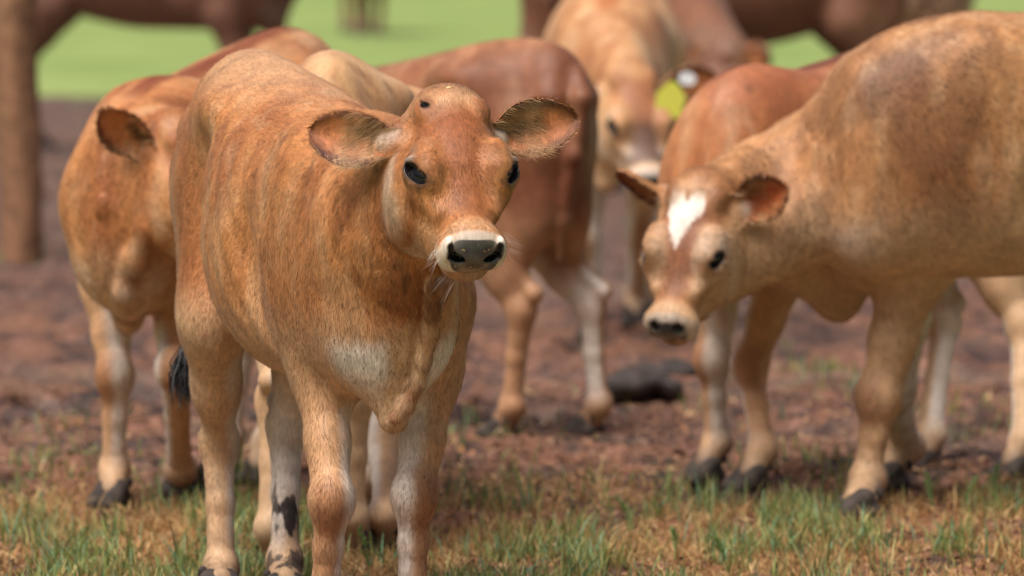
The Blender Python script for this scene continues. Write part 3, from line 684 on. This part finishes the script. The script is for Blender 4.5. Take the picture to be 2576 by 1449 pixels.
c1['mudspots'] = [(L1(742, 1300, 10.28), V(.05, .018, .055), 1.0), (L1(700, 1220, 10.28), V(.05, .008, .09), .9), (L1(725, 1410, 10.28), V(.05, .05, .018), .9)]
c1['tail'] = [V(-.87, 0, .915), V(-.925, -.02, .86), V(-.94, -.06, .70), L1(470, 760, 10.62), L1(476, 880, 10.62)]
c1['tuftdir'] = nrm(L1(462, 1000, 10.6)-L1(474, 890, 10.62))
c1['spots'] = [(on_surface(c1, _pr, 915, 925, 9.1, 9.9), V(.10, .056, .050), srgb(238, 226, 214), .85), (on_surface(c1, _pr, 1112, 925, 9.1, 9.9), V(.10, .038, .058), srgb(238, 226, 214), .85)]
build_calf(c1, 'sharp ginger calf standing front and centre looking at the camera with both ears spread')

# 2 -- far left calf facing the camera, head turned away behind the first one
def foot(sp, u, v): return to_local(sp, G(u, v))
def place(u, v, th, sc, **k):
    g = G(u, v); d = dict(loc=V(g[0], g[1], 0), theta=th, scale=sc, h=.013 if QK else .008); d.update(k); return d
def legs(sp, T, i, f, hooftilt=None, lift=0, **ov):
    """stand a leg on foot point f (local)"""
    D = dict(LEGF if T == 'fore' else LEGH); s = 1 if i == 0 else -1; k3 = 'ca' if T == 'fore' else 'ho_'
    o = {k: v*V(1, s, 1) for k, v in D.items()}; df = V(f[0], f[1], 0)-o['ho']
    o['ho'] = V(f[0], f[1], 0); o['fe'] = o['fe']+df; o[k3] = o[k3]+df*.62
    kk = 'el' if T == 'fore' else 'st'; o[kk] = o[kk]+df*.12
    o.update(ov); sp.setdefault(T, [{}, {}]); sp[T][i] = o
def fold(sp, pts, y0, y1, off=.008):
    h0 = dict(sp['head']); pr = [q for q in body_prims(sp) if q.tag != 'head']; sp['head'] = h0; sp['joints'] = {}
    bk = to_local(sp, sp['loc']+V(0, -off, 0)); sp['dewlap'] = [(on_surface(sp, pr, u, v, y0, y1)+bk, r) for u, v, r in pts]
c2 = place(372, 1290, -22, 1.0, fur=110000, seed=11, chestwhite=.35, redmix=.5, ribs=.002, girth=.98, spine=srgb(120, 52, 24))
c2['neckr'] = .8
set_head(c2, P(466, 294, 11.60), 40, 60, ears=[((-.2, 1, .1), (.7, .0, .7)), ((-.85, 1, .25), (-.1, 1.0, .45))], earL=.15)
L2 = lambda u, v, Y: to_local(c2, P(u, v, Y))
legs(c2, 'fore', 1, foot(c2, 283, 1268), ca=L2(290, 935, 12.0), el=L2(265, 690, 12.1), fe=L2(287, 1165, 12.02))
legs(c2, 'fore', 0, foot(c2, 462, 1262), el=L2(440, 700, 12.0), ca=L2(440, 915, 11.70), fe=L2(452, 1165, 11.95), hooftilt=(1.05, V(-.03, 0, .02)))
c2['fore'][0]['ho'] = L2(468, 1235, 12.02)
legs(c2, 'hind', 0, foot(c2, 655, 1205)); legs(c2, 'hind', 1, foot(c2, 560, 1195))
c2['brisket'] = L2(322, 775, 11.85); c2['h'] = .0065; c2['dewk'] = .02; c2['spots'] = [(L2(232, 665, 11.95), V(.12, .05, .075), srgb(236, 222, 208), .9)]
fold(c2, [(372, 560, .02), (340, 640, .02), (318, 720, .022), (322, 790, .03)], 11.2, 12.4)
build_calf(c2, 'calf at the left with a raised foreleg and its face hidden behind the front calf')

# 3 -- pale calf just behind the first one, seen from behind
c3 = place(835, 1395, 171, .99, girth=.95, seed=21, redmix=.05, ribs=.002, tuft=False, pal=dict(base=srgb(205, 156, 108), red=srgb(176, 120, 78)))
set_head(c3, P(930, 440, 12.2), 165, 60)
legs(c3, 'hind', 0, foot(c3, 692, 1425)); legs(c3, 'hind', 1, foot(c3, 892, 1390))
c3['loc'] = c3['loc']+V(0, 0, 0)
f3, l3 = world_frame(c3); c3['loc'] = c3['loc']+f3*.70
legs(c3, 'hind', 0, to_local(c3, G(692, 1425))); legs(c3, 'hind', 1, to_local(c3, G(892, 1392)))
c3['head']['O'] = to_local(c3, P(930, 440, 12.2))
legs(c3, 'fore', 1, to_local(c3, G(976, 1385)), ca=to_local(c3, P(968, 1120, 11.40))+V(0, 0, 0), el=to_local(c3, P(985, 900, 11.6)))
legs(c3, 'fore', 0, V(.02, .07, 0))
build_calf(c3, 'pale tan calf directly behind the front calf, only back and lower legs showing')

# 4 -- reddish calf in the middle, hindquarters towards the camera
c4 = place(1310, 1095, 232, .95, seed=31, redmix=.95, ribs=.0, girth=1.0, reardark=.2, tuft=False, pal=dict(base=srgb(150, 92, 60), dark=srgb(112, 68, 46), red=srgb(118, 68, 44), pale=srgb(186, 140, 104)))
f4, l4 = world_frame(c4); c4['loc'] = c4['loc']+f4*.66
set_head(c4, P(985, 420, 14.2), 215, 50)
legs(c4, 'hind', 0, to_local(c4, G(1262, 1098))); legs(c4, 'hind', 1, to_local(c4, G(1478, 1090)))
L4 = lambda u, v, Y: to_local(c4, P(u, v, Y))
c4['tail'] = [V(-.87, 0, .915), V(-.91, .03, .86), V(-.90, .05, .72), V(-.86, .04, .56), V(-.84, .03, .46)]
c4['tuftdir'] = V(.1, 0, -1)
build_calf(c4, 'reddish brown calf in the middle with its rump and hind legs towards the camera')

# 5 -- calf with the yellow tag
c5 = place(1530, 850, -3, 1.10, seed=41, darkface=1, tuft=False, redmix=.1, ribs=0, girth=1.08, chestwhite=1, spine=srgb(170, 96, 48), pal=dict(base=srgb(205, 152, 104), red=srgb(150, 92, 60)))
set_head(c5, P(1588, 158, 16.0), 14, 52, ears=[((-.2, 1, .2), (.7, .1, .7)), ((-.2, 1, .1), (.7, .1, .7))], earL=.17)
legs(c5, 'fore', 1, to_local(c5, G(1488, 845))); legs(c5, 'fore', 0, to_local(c5, G(1600, 815)))
c5['spots'] = [(to_local(c5, P(1500, 95, 16.35)), V(.12, .055, .06), srgb(128, 96, 74), .9)]
b5 = build_calf(c5, 'tan calf at the back with a yellow ear tag and a white muzzle')
B, a, w, n, L, W, dep = c5['head']['earfr'][0]
def tag_mesh(name, pts, th, mat):
    n_ = len(pts); v = [(x, -th, z) for x, z in pts]+[(x, th, z) for x, z in pts]
    me = bpy.data.meshes.new(name); me.from_pydata(v, [], [tuple(range(n_)), tuple(range(2*n_-1, n_-1, -1))]+[(i, i+n_, (i+1) % n_+n_, (i+1) % n_) for i in range(n_)]); me.materials.append(mat); return me
M_TAG = simple_mat('tag_yellow', srgb(214, 212, 84), .5); M_TAGW = simple_mat('tag_white', srgb(240, 240, 240), .4)
tg = link('ear_tag', tag_mesh('ear_tag', [(-.026, -.075), (.026, -.075), (.030, -.03), (.012, -.008), (0, 0), (-.012, -.008), (-.030, -.03)], .0012, M_TAG), b5)
tg.location = to_local(c5, P(1694, 190, 15.9)); tg.rotation_euler = (0, .15, R_(92)); tg.scale = (1.25,)*3
bt = link('tag_button', tag_mesh('tag_button', [(cos(k*math.pi/8)*.024, sin(k*math.pi/8)*.018) for k in range(16)], .004, M_TAGW), b5)
bt.location = B+a*L*.45+n*.018+V(0, 0, .025); bt.rotation_euler = (0, .1, R_(92)); bt.scale = (.95,)*3

# 6 -- calf with the white heart
c6 = place(2330, 1290, -74, 1.15, seed=51, redmix=.15, chestwhite=.3, ribs=.0015, reardark=0, girth=1.05, heart=True, h=.011 if QK else .006, fur=170000, earred=1, tear=.4, mottle=.95, pal=dict(base=srgb(184, 130, 84), dark=srgb(124, 84, 54), red=srgb(124, 66, 38)), tuft=False)
set_head(c6, P(1765, 435, 11.70), -26, 55, roll=-6, ears=[((-.30, 1, .60), (.70, .0, .7)), ((-.45, 1, .30), (.95, .1, -.1))], earL=.145, earW=.054, s=.87)
L6 = lambda u, v, Y: to_local(c6, P(u, v, Y))
legs(c6, 'fore', 0, foot(c6, 2160, 1300), el=L6(2290, 660, 11.85), ca=L6(2212, 985, 11.85), fe=L6(2180, 1190, 11.85), sh=L6(2170, 520, 11.9))
legs(c6, 'fore', 1, foot(c6, 2235, 1225), ca=L6(2250, 960, 12.15))
c6['neckmid'] = L6(2040, 440, 11.95)
c6['brisket'] = L6(2120, 752, 12.02); c6['neckr'] = .86
c6['dewk'] = .05; c6['dewlap'] = [(L6(1935, 600, 11.9), .03), (L6(2010, 665, 11.95), .03), (L6(2085, 725, 12.0), .035)]
build_calf(c6, 'large tan calf on the right with a white heart-shaped patch on its lowered forehead')

# 7 -- calf behind it
c7 = place(1880, 1215, -46, 1.0, seed=61, redmix=.6, chestwhite=.2, ribs=0, spine=srgb(92, 40, 28), earred=1, girth=1.05, pal=dict(base=srgb(188, 122, 76), red=srgb(146, 82, 56)))
set_head(c7, P(1835, 425, 12.25), -30, 45, ears=[((-.9, .5, -.2), (.7, .0, .7)), ((-.9, .5, -.2), (.7, .0, .7))])
L7 = lambda u, v, Y: to_local(c7, P(u, v, Y))
legs(c7, 'fore', 1, foot(c7, 1775, 1205)); legs(c7, 'fore', 0, foot(c7, 1890, 1225), ca=L7(1888, 905, 12.4))
legs(c7, 'hind', 1, foot(c7, 2315, 1185)); legs(c7, 'hind', 0, foot(c7, 2550, 1200))
c7['neckmid'] = L7(1885, 330, 12.35)
c7['mud'] = 1; c7['h'] = .013 if QK else .007
build_calf(c7, 'reddish calf with a dark stripe down its neck, behind the white-hearted calf')

# ------------------------------------------------------------------ cows far behind
CG = 'cows far behind the calves'
def cow(label, u, v, th, sc, seed, head=None, **k):
    s = place(u, v, th, sc, seed=seed, ribs=0, h=.03, tuft=False, **k)
    f, l = world_frame(s); s['loc'] = s['loc']+f*.35*sc
    hp, ht, hpitch = head or (s['loc']+f*.45*sc+V(0, 0, 1.0*sc), th, 30)
    set_head(s, hp, ht, hpitch); build_calf(s, label, 'cow', CG)
dk = dict(base=srgb(112, 68, 50), dark=srgb(84, 50, 40), pale=srgb(134, 96, 78), white=srgb(150, 130, 115), red=srgb(88, 48, 36))
cow('dark brown cow far behind at the top left, belly and legs showing', 345, 385, 80, 1.42, 71, pal=dk, girth=1.0)
bw = dict(pale=srgb(140, 100, 76), white=srgb(132, 102, 84), base=srgb(132, 84, 58), dark=srgb(100, 62, 44), red=srgb(104, 60, 42))
cow('brown cow far behind above the backs at the top right', 1900, 440, -78, 1.35, 72, pal=bw, head=(P(1815, 95, 23.5), -60, 60))
cow('grey-brown cow with pale legs far behind at the top right', 2330, 400, 176, 1.35, 73, pal=dict(base=srgb(170, 140, 120), red=srgb(140, 100, 80)))
cow('dark brown cow standing behind the calf with the yellow tag', 1450, 470, 170, 1.2, 74, pal=dict(base=srgb(128, 84, 62), red=srgb(110, 66, 48)))
cow('cow far out on the green pasture with only its legs in the picture', 912, 88, 8, 1.35, 75, pal=bw)

# ------------------------------------------------------------------ ground
def ground_h(x, y):
    p = np.stack([x, y, np.zeros_like(x)], 1)
    near = ss(13.2, 11.8, y)
    h = -np.maximum(fbm(p*4.2, 2, 109)-.56, 0)*.28*(1-.5*near) + (fbm(p*1.3, 3, 101)-.5)*.05 + (fbm(p*6, 3, 102)-.5)*.095*(1-.6*near)+(fbm(p*22, 3, 103)-.5)*.034+(fbm(p*75, 2, 104)-.5)*.007
    return h-.004
ys = [8.0]
while ys[-1] < 36: ys.append(ys[-1]+(.03 if QK else .014)*(ys[-1]/11)**1.6)
ys = np.array(ys); tx = np.linspace(-1, 1, 260 if QK else 420)
half = np.minimum(1.6+(ys-8)*.16, 6.0)
Xg = tx[None, :]*half[:, None]; Yg = np.repeat(ys[:, None], len(tx), 1)
zz = ground_h(Xg.ravel(), Yg.ravel())
edge = ss(1, .9, np.abs(tx))[None, :]*ss(8, 8.6, ys)[:, None]*ss(36, 33, ys)[:, None]
zz = zz*edge.ravel()
gv = np.stack([Xg.ravel(), Yg.ravel(), zz], 1); ny_, nx_ = len(ys), len(tx)
ii = (np.arange(ny_-1)[:, None]*nx_+np.arange(nx_-1)[None, :]).ravel(); gq = np.stack([ii, ii+1, ii+nx_+1, ii+nx_], 1)
pp = gv*V(1, 1, 0)
a1 = fbm(pp*9, 4, 201); a2 = fbm(pp*40, 3, 202); a3 = fbm(pp*1.7, 3, 203); a4 = fbm(pp*120, 2, 204); a5 = fbm(pp*4.2, 2, 109)
gc = mixc(np.tile(srgb(112, 74, 52), (len(gv), 1)), srgb(58, 41, 33), ss(.45, .7, a1)); gc = mixc(gc, srgb(158, 112, 92), ss(.55, .75, a2)*.7)
gc = mixc(gc, srgb(124, 98, 80), ss(.52, .68, a3)*.6*ss(12.5, 15, gv[:, 1])); gc = mixc(gc, srgb(60, 42, 38), ss(.68, .8, a4)*.6)
gc = mixc(gc, srgb(142, 98, 66), ss(12.6, 11.5, gv[:, 1]+(a1-.5)*1.5)*ss(.35, .6, a2)*.7)
gc = mixc(gc, srgb(62, 44, 38), ss(.55, .66, a5)*.7)
gc = mixc(gc, srgb(92, 72, 62), ss(15, 22, gv[:, 1])*.65)
m, nt, b, N_, Lk = new_mat('mud')
at = N_('ShaderNodeAttribute'); at.attribute_name = 'coat'; tc = N_('ShaderNodeTexCoord'); n1 = N_('ShaderNodeTexNoise'); n1.inputs['Scale'].default_value = 130; n1.inputs['Detail'].default_value = 4
Lk(tc.outputs['Object'], n1.inputs['Vector']); mr = N_('ShaderNodeMapRange'); mr.inputs[1].default_value = .3; mr.inputs[2].default_value = .7; mr.inputs[3].default_value = .6; mr.inputs[4].default_value = 1.4; Lk(n1.outputs[0], mr.inputs[0])
mx = N_('ShaderNodeVectorMath'); mx.operation = 'SCALE'; Lk(at.outputs['Color'], mx.inputs[0]); Lk(mr.outputs[0], mx.inputs[3]); Lk(mx.outputs[0], b.inputs['Base Color'])
n2 = N_('ShaderNodeTexNoise'); n2.inputs['Scale'].default_value = 3; Lk(tc.outputs['Object'], n2.inputs['Vector']); m2 = N_('ShaderNodeMapRange'); m2.inputs[1].default_value = .4; m2.inputs[2].default_value = .62; m2.inputs[3].default_value = .85; m2.inputs[4].default_value = .30; Lk(n2.outputs[0], m2.inputs[0]); Lk(m2.outputs[0], b.inputs['Roughness'])
bp = N_('ShaderNodeBump'); bp.inputs['Distance'].default_value = .008; bp.inputs['Strength'].default_value = .8; Lk(n1.outputs[0], bp.inputs['Height']); Lk(bp.outputs[0], b.inputs['Normal'])
M_MUD = m
tag(link('muddy_ground', make_mesh('muddy_ground', gv, gq, None, M_MUD, gc)), 'reddish brown trampled mud under the calves', kind='structure')
m, nt, b, N_, Lk = new_mat('pasture')
tc = N_('ShaderNodeTexCoord'); n1 = N_('ShaderNodeTexNoise'); n1.inputs['Scale'].default_value = .8; n1.inputs['Detail'].default_value = 6; Lk(tc.outputs['Object'], n1.inputs['Vector'])
cr = N_('ShaderNodeValToRGB'); cr.color_ramp.elements[0].color = (*srgb(118, 138, 76), 1); cr.color_ramp.elements[1].color = (*srgb(144, 158, 94), 1); cr.color_ramp.elements[0].position = .35; cr.color_ramp.elements[1].position = .65
Lk(n1.outputs[0], cr.inputs[0]); Lk(cr.outputs[0], b.inputs['Base Color']); b.inputs['Roughness'].default_value = .8; b.inputs['Specular IOR Level'].default_value = .1
k = 40; gx = np.linspace(-1, 1, k)**3*600; gy = np.concatenate([[-600, -100, 0, 8], np.linspace(33.5, 60, 20), [90, 200, 600]])
PX, PY = np.meshgrid(gx, gy); pv = np.stack([PX.ravel(), PY.ravel(), np.full(PX.size, -.06)], 1); pv[:, 2] += ss(33, 36, pv[:, 1])*.07
ii = (np.arange(len(gy)-1)[:, None]*k+np.arange(k-1)[None, :]).ravel()
tag(link('pasture', make_mesh('pasture', pv, np.stack([ii, ii+1, ii+k+1, ii+k], 1), None, m)), 'bright green pasture stretching behind the yard', kind='structure')

# ------------------------------------------------------------------ grass, litter
def blades(name, n, ysamp, dens, hts, cols, wid, label, seedn, lean=.35):
    rg = np.random.default_rng(seedn); y = ysamp(rg, n*3); x = rg.uniform(-1, 1, n*3)*(1.15+(y-10)*.12)
    keep = rg.random(n*3) < dens(x, y); x, y = x[keep][:n], y[keep][:n]; k = len(x)
    z = ground_h(x, y)-.004; hgt = rg.uniform(hts[0], hts[1], k)*(.6+.8*fbm(np.stack([x*5, y*5, 0*x], 1), 2, seedn))
    a = rg.uniform(0, 6.283, k); ln = rg.uniform(.05, lean*2, k); dx, dy = np.cos(a)*ln, np.sin(a)*ln; f = rg.uniform(-.6, .6, k)+rg.integers(0, 2, k)*0; wx, wy = np.cos(f), np.sin(f); w = wid*rg.uniform(.6, 1.3, k)
    L = []
    for t, ww in ((0, .8), (.35, 1), (.7, .7)):
        px, py, pz = x+dx*hgt*t*t, y+dy*hgt*t*t, z+hgt*t*(1-.25*ln*t)
        L += [np.stack([px-wx*w*ww, py-wy*w*ww, pz], 1), np.stack([px+wx*w*ww, py+wy*w*ww, pz], 1)]
    L.append(np.stack([x+dx*hgt, y+dy*hgt, z+hgt*(1-.25*ln)], 1)); v = np.stack(L, 1).reshape(-1, 3); b0 = np.arange(k)*7
    q = np.concatenate([np.stack([b0, b0+1, b0+3, b0+2], 1), np.stack([b0+2, b0+3, b0+5, b0+4], 1)]); t3 = np.stack([b0+4, b0+5, b0+6], 1)
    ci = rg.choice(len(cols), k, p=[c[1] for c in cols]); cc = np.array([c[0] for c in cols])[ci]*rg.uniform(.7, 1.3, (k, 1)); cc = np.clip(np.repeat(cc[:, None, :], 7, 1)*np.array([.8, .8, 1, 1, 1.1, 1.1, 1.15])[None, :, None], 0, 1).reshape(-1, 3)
    return tag(link(name, make_mesh(name, v, q, t3, M_GRASS, cc, normals=None)), label, kind='stuff')
def patch(x, y, f, s, a=.5, b=.66): return ss(a, b, fbm(np.stack([x*f, y*f*.6, 0*x], 1), 3, s))
K = .4 if QK else 1
ysn = lambda rg, n: 10.2+rg.random(n)**1.25*2.6
GR = [(srgb(122, 136, 72), .34), (srgb(142, 156, 102), .2), (srgb(118, 156, 118), .14), (srgb(172, 160, 100), .22), (srgb(84, 96, 50), .10)]
dn = lambda x, y: ss(12.5, 11.2, y+(fbm(np.stack([x*2, y*1.2, 0*x], 1), 2, 305)-.5)*1.2)*(.03+.97*patch(x, y, 7, 301, .53, .62))
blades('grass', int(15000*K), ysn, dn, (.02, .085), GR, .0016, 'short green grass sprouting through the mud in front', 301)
rgt = np.random.default_rng(99); TF = [(rgt.uniform(-1.3, 1.3), rgt.uniform(10.7, 12.6)) for _ in range(60)]
def dt(x, y):
    r = np.zeros_like(x)
    for a_, b_ in TF: r = np.maximum(r, np.exp(-((x-a_)**2+((y-b_)*.8)**2)/.0011))
    return r
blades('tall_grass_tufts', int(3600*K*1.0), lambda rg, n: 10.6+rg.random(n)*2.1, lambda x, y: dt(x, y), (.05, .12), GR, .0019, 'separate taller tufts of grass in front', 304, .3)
DR = [(srgb(198, 166, 114), .4), (srgb(176, 130, 84), .35), (srgb(142, 112, 66), .25)]
blades('dry_grass', int(26000*K), ysn, lambda x, y: ss(12.7, 11.4, y)*(.25+.75*patch(x, y, 6, 302, .45, .6)), (.012, .055), DR, .0015, 'dry straw-coloured grass between the green blades in front', 302, .9)
far = lambda rg, n: 12.2+rg.random(n)*13
SP = [(1130, 1110, .22), (2010, 930, .26), (2080, 960, .25), (1430, 0, 0), (200, 1090, .18), (1980, 1170, .22), (60, 645, .25), (1790, 1010, .08), (2460, 1050, .28), (120, 1180, .25), (1880, 1190, .12), (1600, 1040, .06)]
def dfar(x, y):
    r = np.zeros_like(x)
    for u, v, s in SP:
        if s == 0: continue
        g = G(u, v); r = np.maximum(r, np.exp(-((x-g[0])**2+((y-g[1])*.45)**2)/(s*s*.35)))
    return np.clip(r*1.2*(.3+.7*patch(x, y, 7, 310, .4, .55)), 0, 1)*.9+.004
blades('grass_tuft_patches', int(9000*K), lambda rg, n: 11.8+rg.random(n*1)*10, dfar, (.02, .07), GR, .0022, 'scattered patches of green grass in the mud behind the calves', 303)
# litter
rg = np.random.default_rng(55); n = int(34000*K); y = 10.2+rg.random(n)**1.3*4.5; x = rg.uniform(-1, 1, n)*(1.15+(y-10)*.12); z = ground_h(x, y)+.0015
a = rg.uniform(0, 6.283, n); l = rg.uniform(.003, .016, n)*(1+1.0*(rg.random(n) < .06)); w = l*rg.uniform(.12, .5, n); ti = rg.normal(0, .35, n)
ux, uy = np.cos(a)*l, np.sin(a)*l; vx, vy = -np.sin(a)*w, np.cos(a)*w; uz = ti*l
lv = np.stack([np.stack([x-ux, y-uy, z-uz*.5], 1), np.stack([x+vx, y+vy, z+.002], 1), np.stack([x+ux, y+uy, z+uz+.002], 1), np.stack([x-vx, y-vy, z], 1)], 1).reshape(-1, 3)
cl = np.array([srgb(156, 108, 74), srgb(190, 152, 112), srgb(122, 82, 58), srgb(78, 56, 46), srgb(150, 116, 94)])[rg.choice(5, n, p=[.28, .2, .24, .16, .12])]*rg.uniform(.75, 1.2, (n, 1))
b0 = np.arange(n)*4
tag(link('plant_litter', make_mesh('plant_litter', lv, np.stack([b0, b0+1, b0+2, b0+3], 1), None, M_LITTER, np.clip(np.repeat(cl, 4, 0), 0, 1))), 'orange-brown dead plant litter strewn over the ground', kind='stuff')
# seed-headed stalks in front
def stalk(u, v, h, bend, label):
    g = G(u, v); vs = []; qs = []; cs = []
    rg = np.random.default_rng(int(u*7+v)); pts = [V(g[0]+bend*h*t*t, g[1], ground_h(np.array([g[0]]), np.array([g[1]]))[0]-.005+h*t) for t in np.linspace(0, 1, 9)]
    def rib(p, q, w0, w1, c):
        d = nrm(q-p); s = nrm(np.cross(d, V(0, 1, 0))); b = len(vs); vs.extend([p-s*w0, p+s*w0, q+s*w1, q-s*w1]); qs.append((b, b+1, b+2, b+3)); cs.extend([c]*4)
        s = V(0, 1, 0); b = len(vs); vs.extend([p-s*w0, p+s*w0, q+s*w1, q-s*w1]); qs.append((b, b+1, b+2, b+3)); cs.extend([c]*4)
    for p, q in zip(pts[:-1], pts[1:]): rib(p, q, .0014, .0012, srgb(138, 162, 96))
    for i in range(4): a = rg.uniform(-1, 1); p = pts[rg.integers(1, 5)]; rib(p, p+V(a*.02, rg.uniform(-.01, .01), .03), .002, .0004, srgb(120, 152, 90))
    for i in range(26):
        t = rg.uniform(.62, 1.0); p = pts[0]*0+V(*[np.interp(t, np.linspace(0, 1, 9), [q[k] for q in pts]) for k in range(3)]); rib(p, p+V(rg.choice([-1, 1])*rg.uniform(.003, .007), rg.uniform(-.004, .004), rg.uniform(.004, .009)), .0016, .0010, srgb(150, 176, 110)*rg.uniform(.8, 1.2))
    tag(link('grass_stalk', make_mesh('grass_stalk', np.array(vs), np.array(qs), None, M_GRASS, np.array(cs))), label, 'grass stalk', 'seed-headed grass stalks in front')
for a in [(930, 1440, .085, -.25, 'seed-headed grass stalk between the front legs of the sharp calf'), (2425, 1300, .09, .28, 'tall leaning grass stalk at the right in front of the mud'),
          (1700, 1420, .065, -.1, 'blue-green grass stalk at the bottom right of centre'), (1835, 1440, .085, -.35, 'bent grass stalk leaning left at the bottom, right of centre'), (2345, 1285, .075, -.2, 'grass stalk beside the hoof of the heart-faced calf'),
          (1590, 1300, .08, -.45, 'thin pale stalk standing alone on the bare mud right of centre'), (2500, 1265, .07, .1, 'grass stalk near the right edge of the picture')]: stalk(*a)

# ------------------------------------------------------------------ post, stone, crumbs
m = simple_mat('weathered_timber', srgb(142, 104, 78), .8, .2, .5, 22, .35)
g = G(48, 655); pr = []
import bmesh
bm = bmesh.new(); secs = 26; rgp = np.random.default_rng(3); ring = []
for i in range(secs):
    z = -.1+i*(2.3/(secs-1)); r = []
    for k_ in range(12):
        a = k_/12*2*math.pi; rr = .070*(1+.10*math.cos(a*4+.3))*(1+rgp.normal(0, .035)); r.append(bm.verts.new((g[0]+cos(a)*rr+.01*math.sin(i*.5), g[1]+sin(a)*rr, z)))
    ring.append(r)
for i in range(secs-1):
    for k_ in range(12): bm.faces.new((ring[i][k_], ring[i][(k_+1) % 12], ring[i+1][(k_+1) % 12], ring[i+1][k_]))
bm.faces.new(ring[-1]); me = bpy.data.meshes.new('timber_post'); bm.to_mesh(me); me.materials.append(m)
for p_ in me.polygons: p_.use_smooth = True
tag(link('timber_post', me), 'thick weathered wooden post at the left edge of the yard', 'post')
def rock(u, v, size, col, label, seed):
    g = G(u, v); pr = [ell(V(0, 0, .02), size, k=.02), ell(V(size[0]*.5, .03, .01), V(*size)*.7, k=.03), ell(V(-size[0]*.55, .0, .0), V(*size)*V(.6, .7, .6), k=.03)]
    vv, q, n = polygonise(pr, -V(*size)*1.5, V(*size)*1.6, .012); vv = vv+n*(fbm(vv*14+seed, 3, seed)-.5)[:, None]*.06
    o = tag(link('stone', make_mesh('stone', vv, q, mat=simple_mat('stone_%s' % seed, col, .85, .25, .5, 30, .4))), label, 'stone', 'stones lying in the mud'); o.location = (g[0], g[1], 0)
rock(1585, 985, (.11, .09, .03), srgb(64, 56, 52), 'dark wet stone lying in the mud left of the heart-faced calf', 5)
rock(1700, 955, (.085, .08, .03), srgb(62, 54, 50), 'dark stone half hidden beside the forelegs of the striped reddish calf', 6)
Hd = c1['head']; f, l = world_frame(c1)
def head_world(t, y, z):
    p = Hd['O']+Hd['x']*t+Hd['y']*y+Hd['z']*z; return c1['loc']+f*p[0]+l*p[1]+V(0, 0, p[2])
_pr = [q for q in body_prims(dict(c1, head=dict(Hd)))]; _p = on_surface(c1, _pr, 1127, 222, 8.9, 10.2); pc = c1['loc']+f*_p[0]+l*_p[1]+V(0, 0, _p[2])
vv, q, n = polygonise([ell(V(0, 0, 0), (.0035, .003, .0025), k=.001), ell(V(.003, 0, .001), (.002, .002, .002), k=.001)], V(-.008, -.008, -.008), V(.008, .008, .008), .0012)
o = tag(link('crumb', make_mesh('crumb', vv, q, mat=M_CRUMB)), 'pale yellow feed crumb stuck on top of the front calf\'s head', 'crumb'); o.location = pc
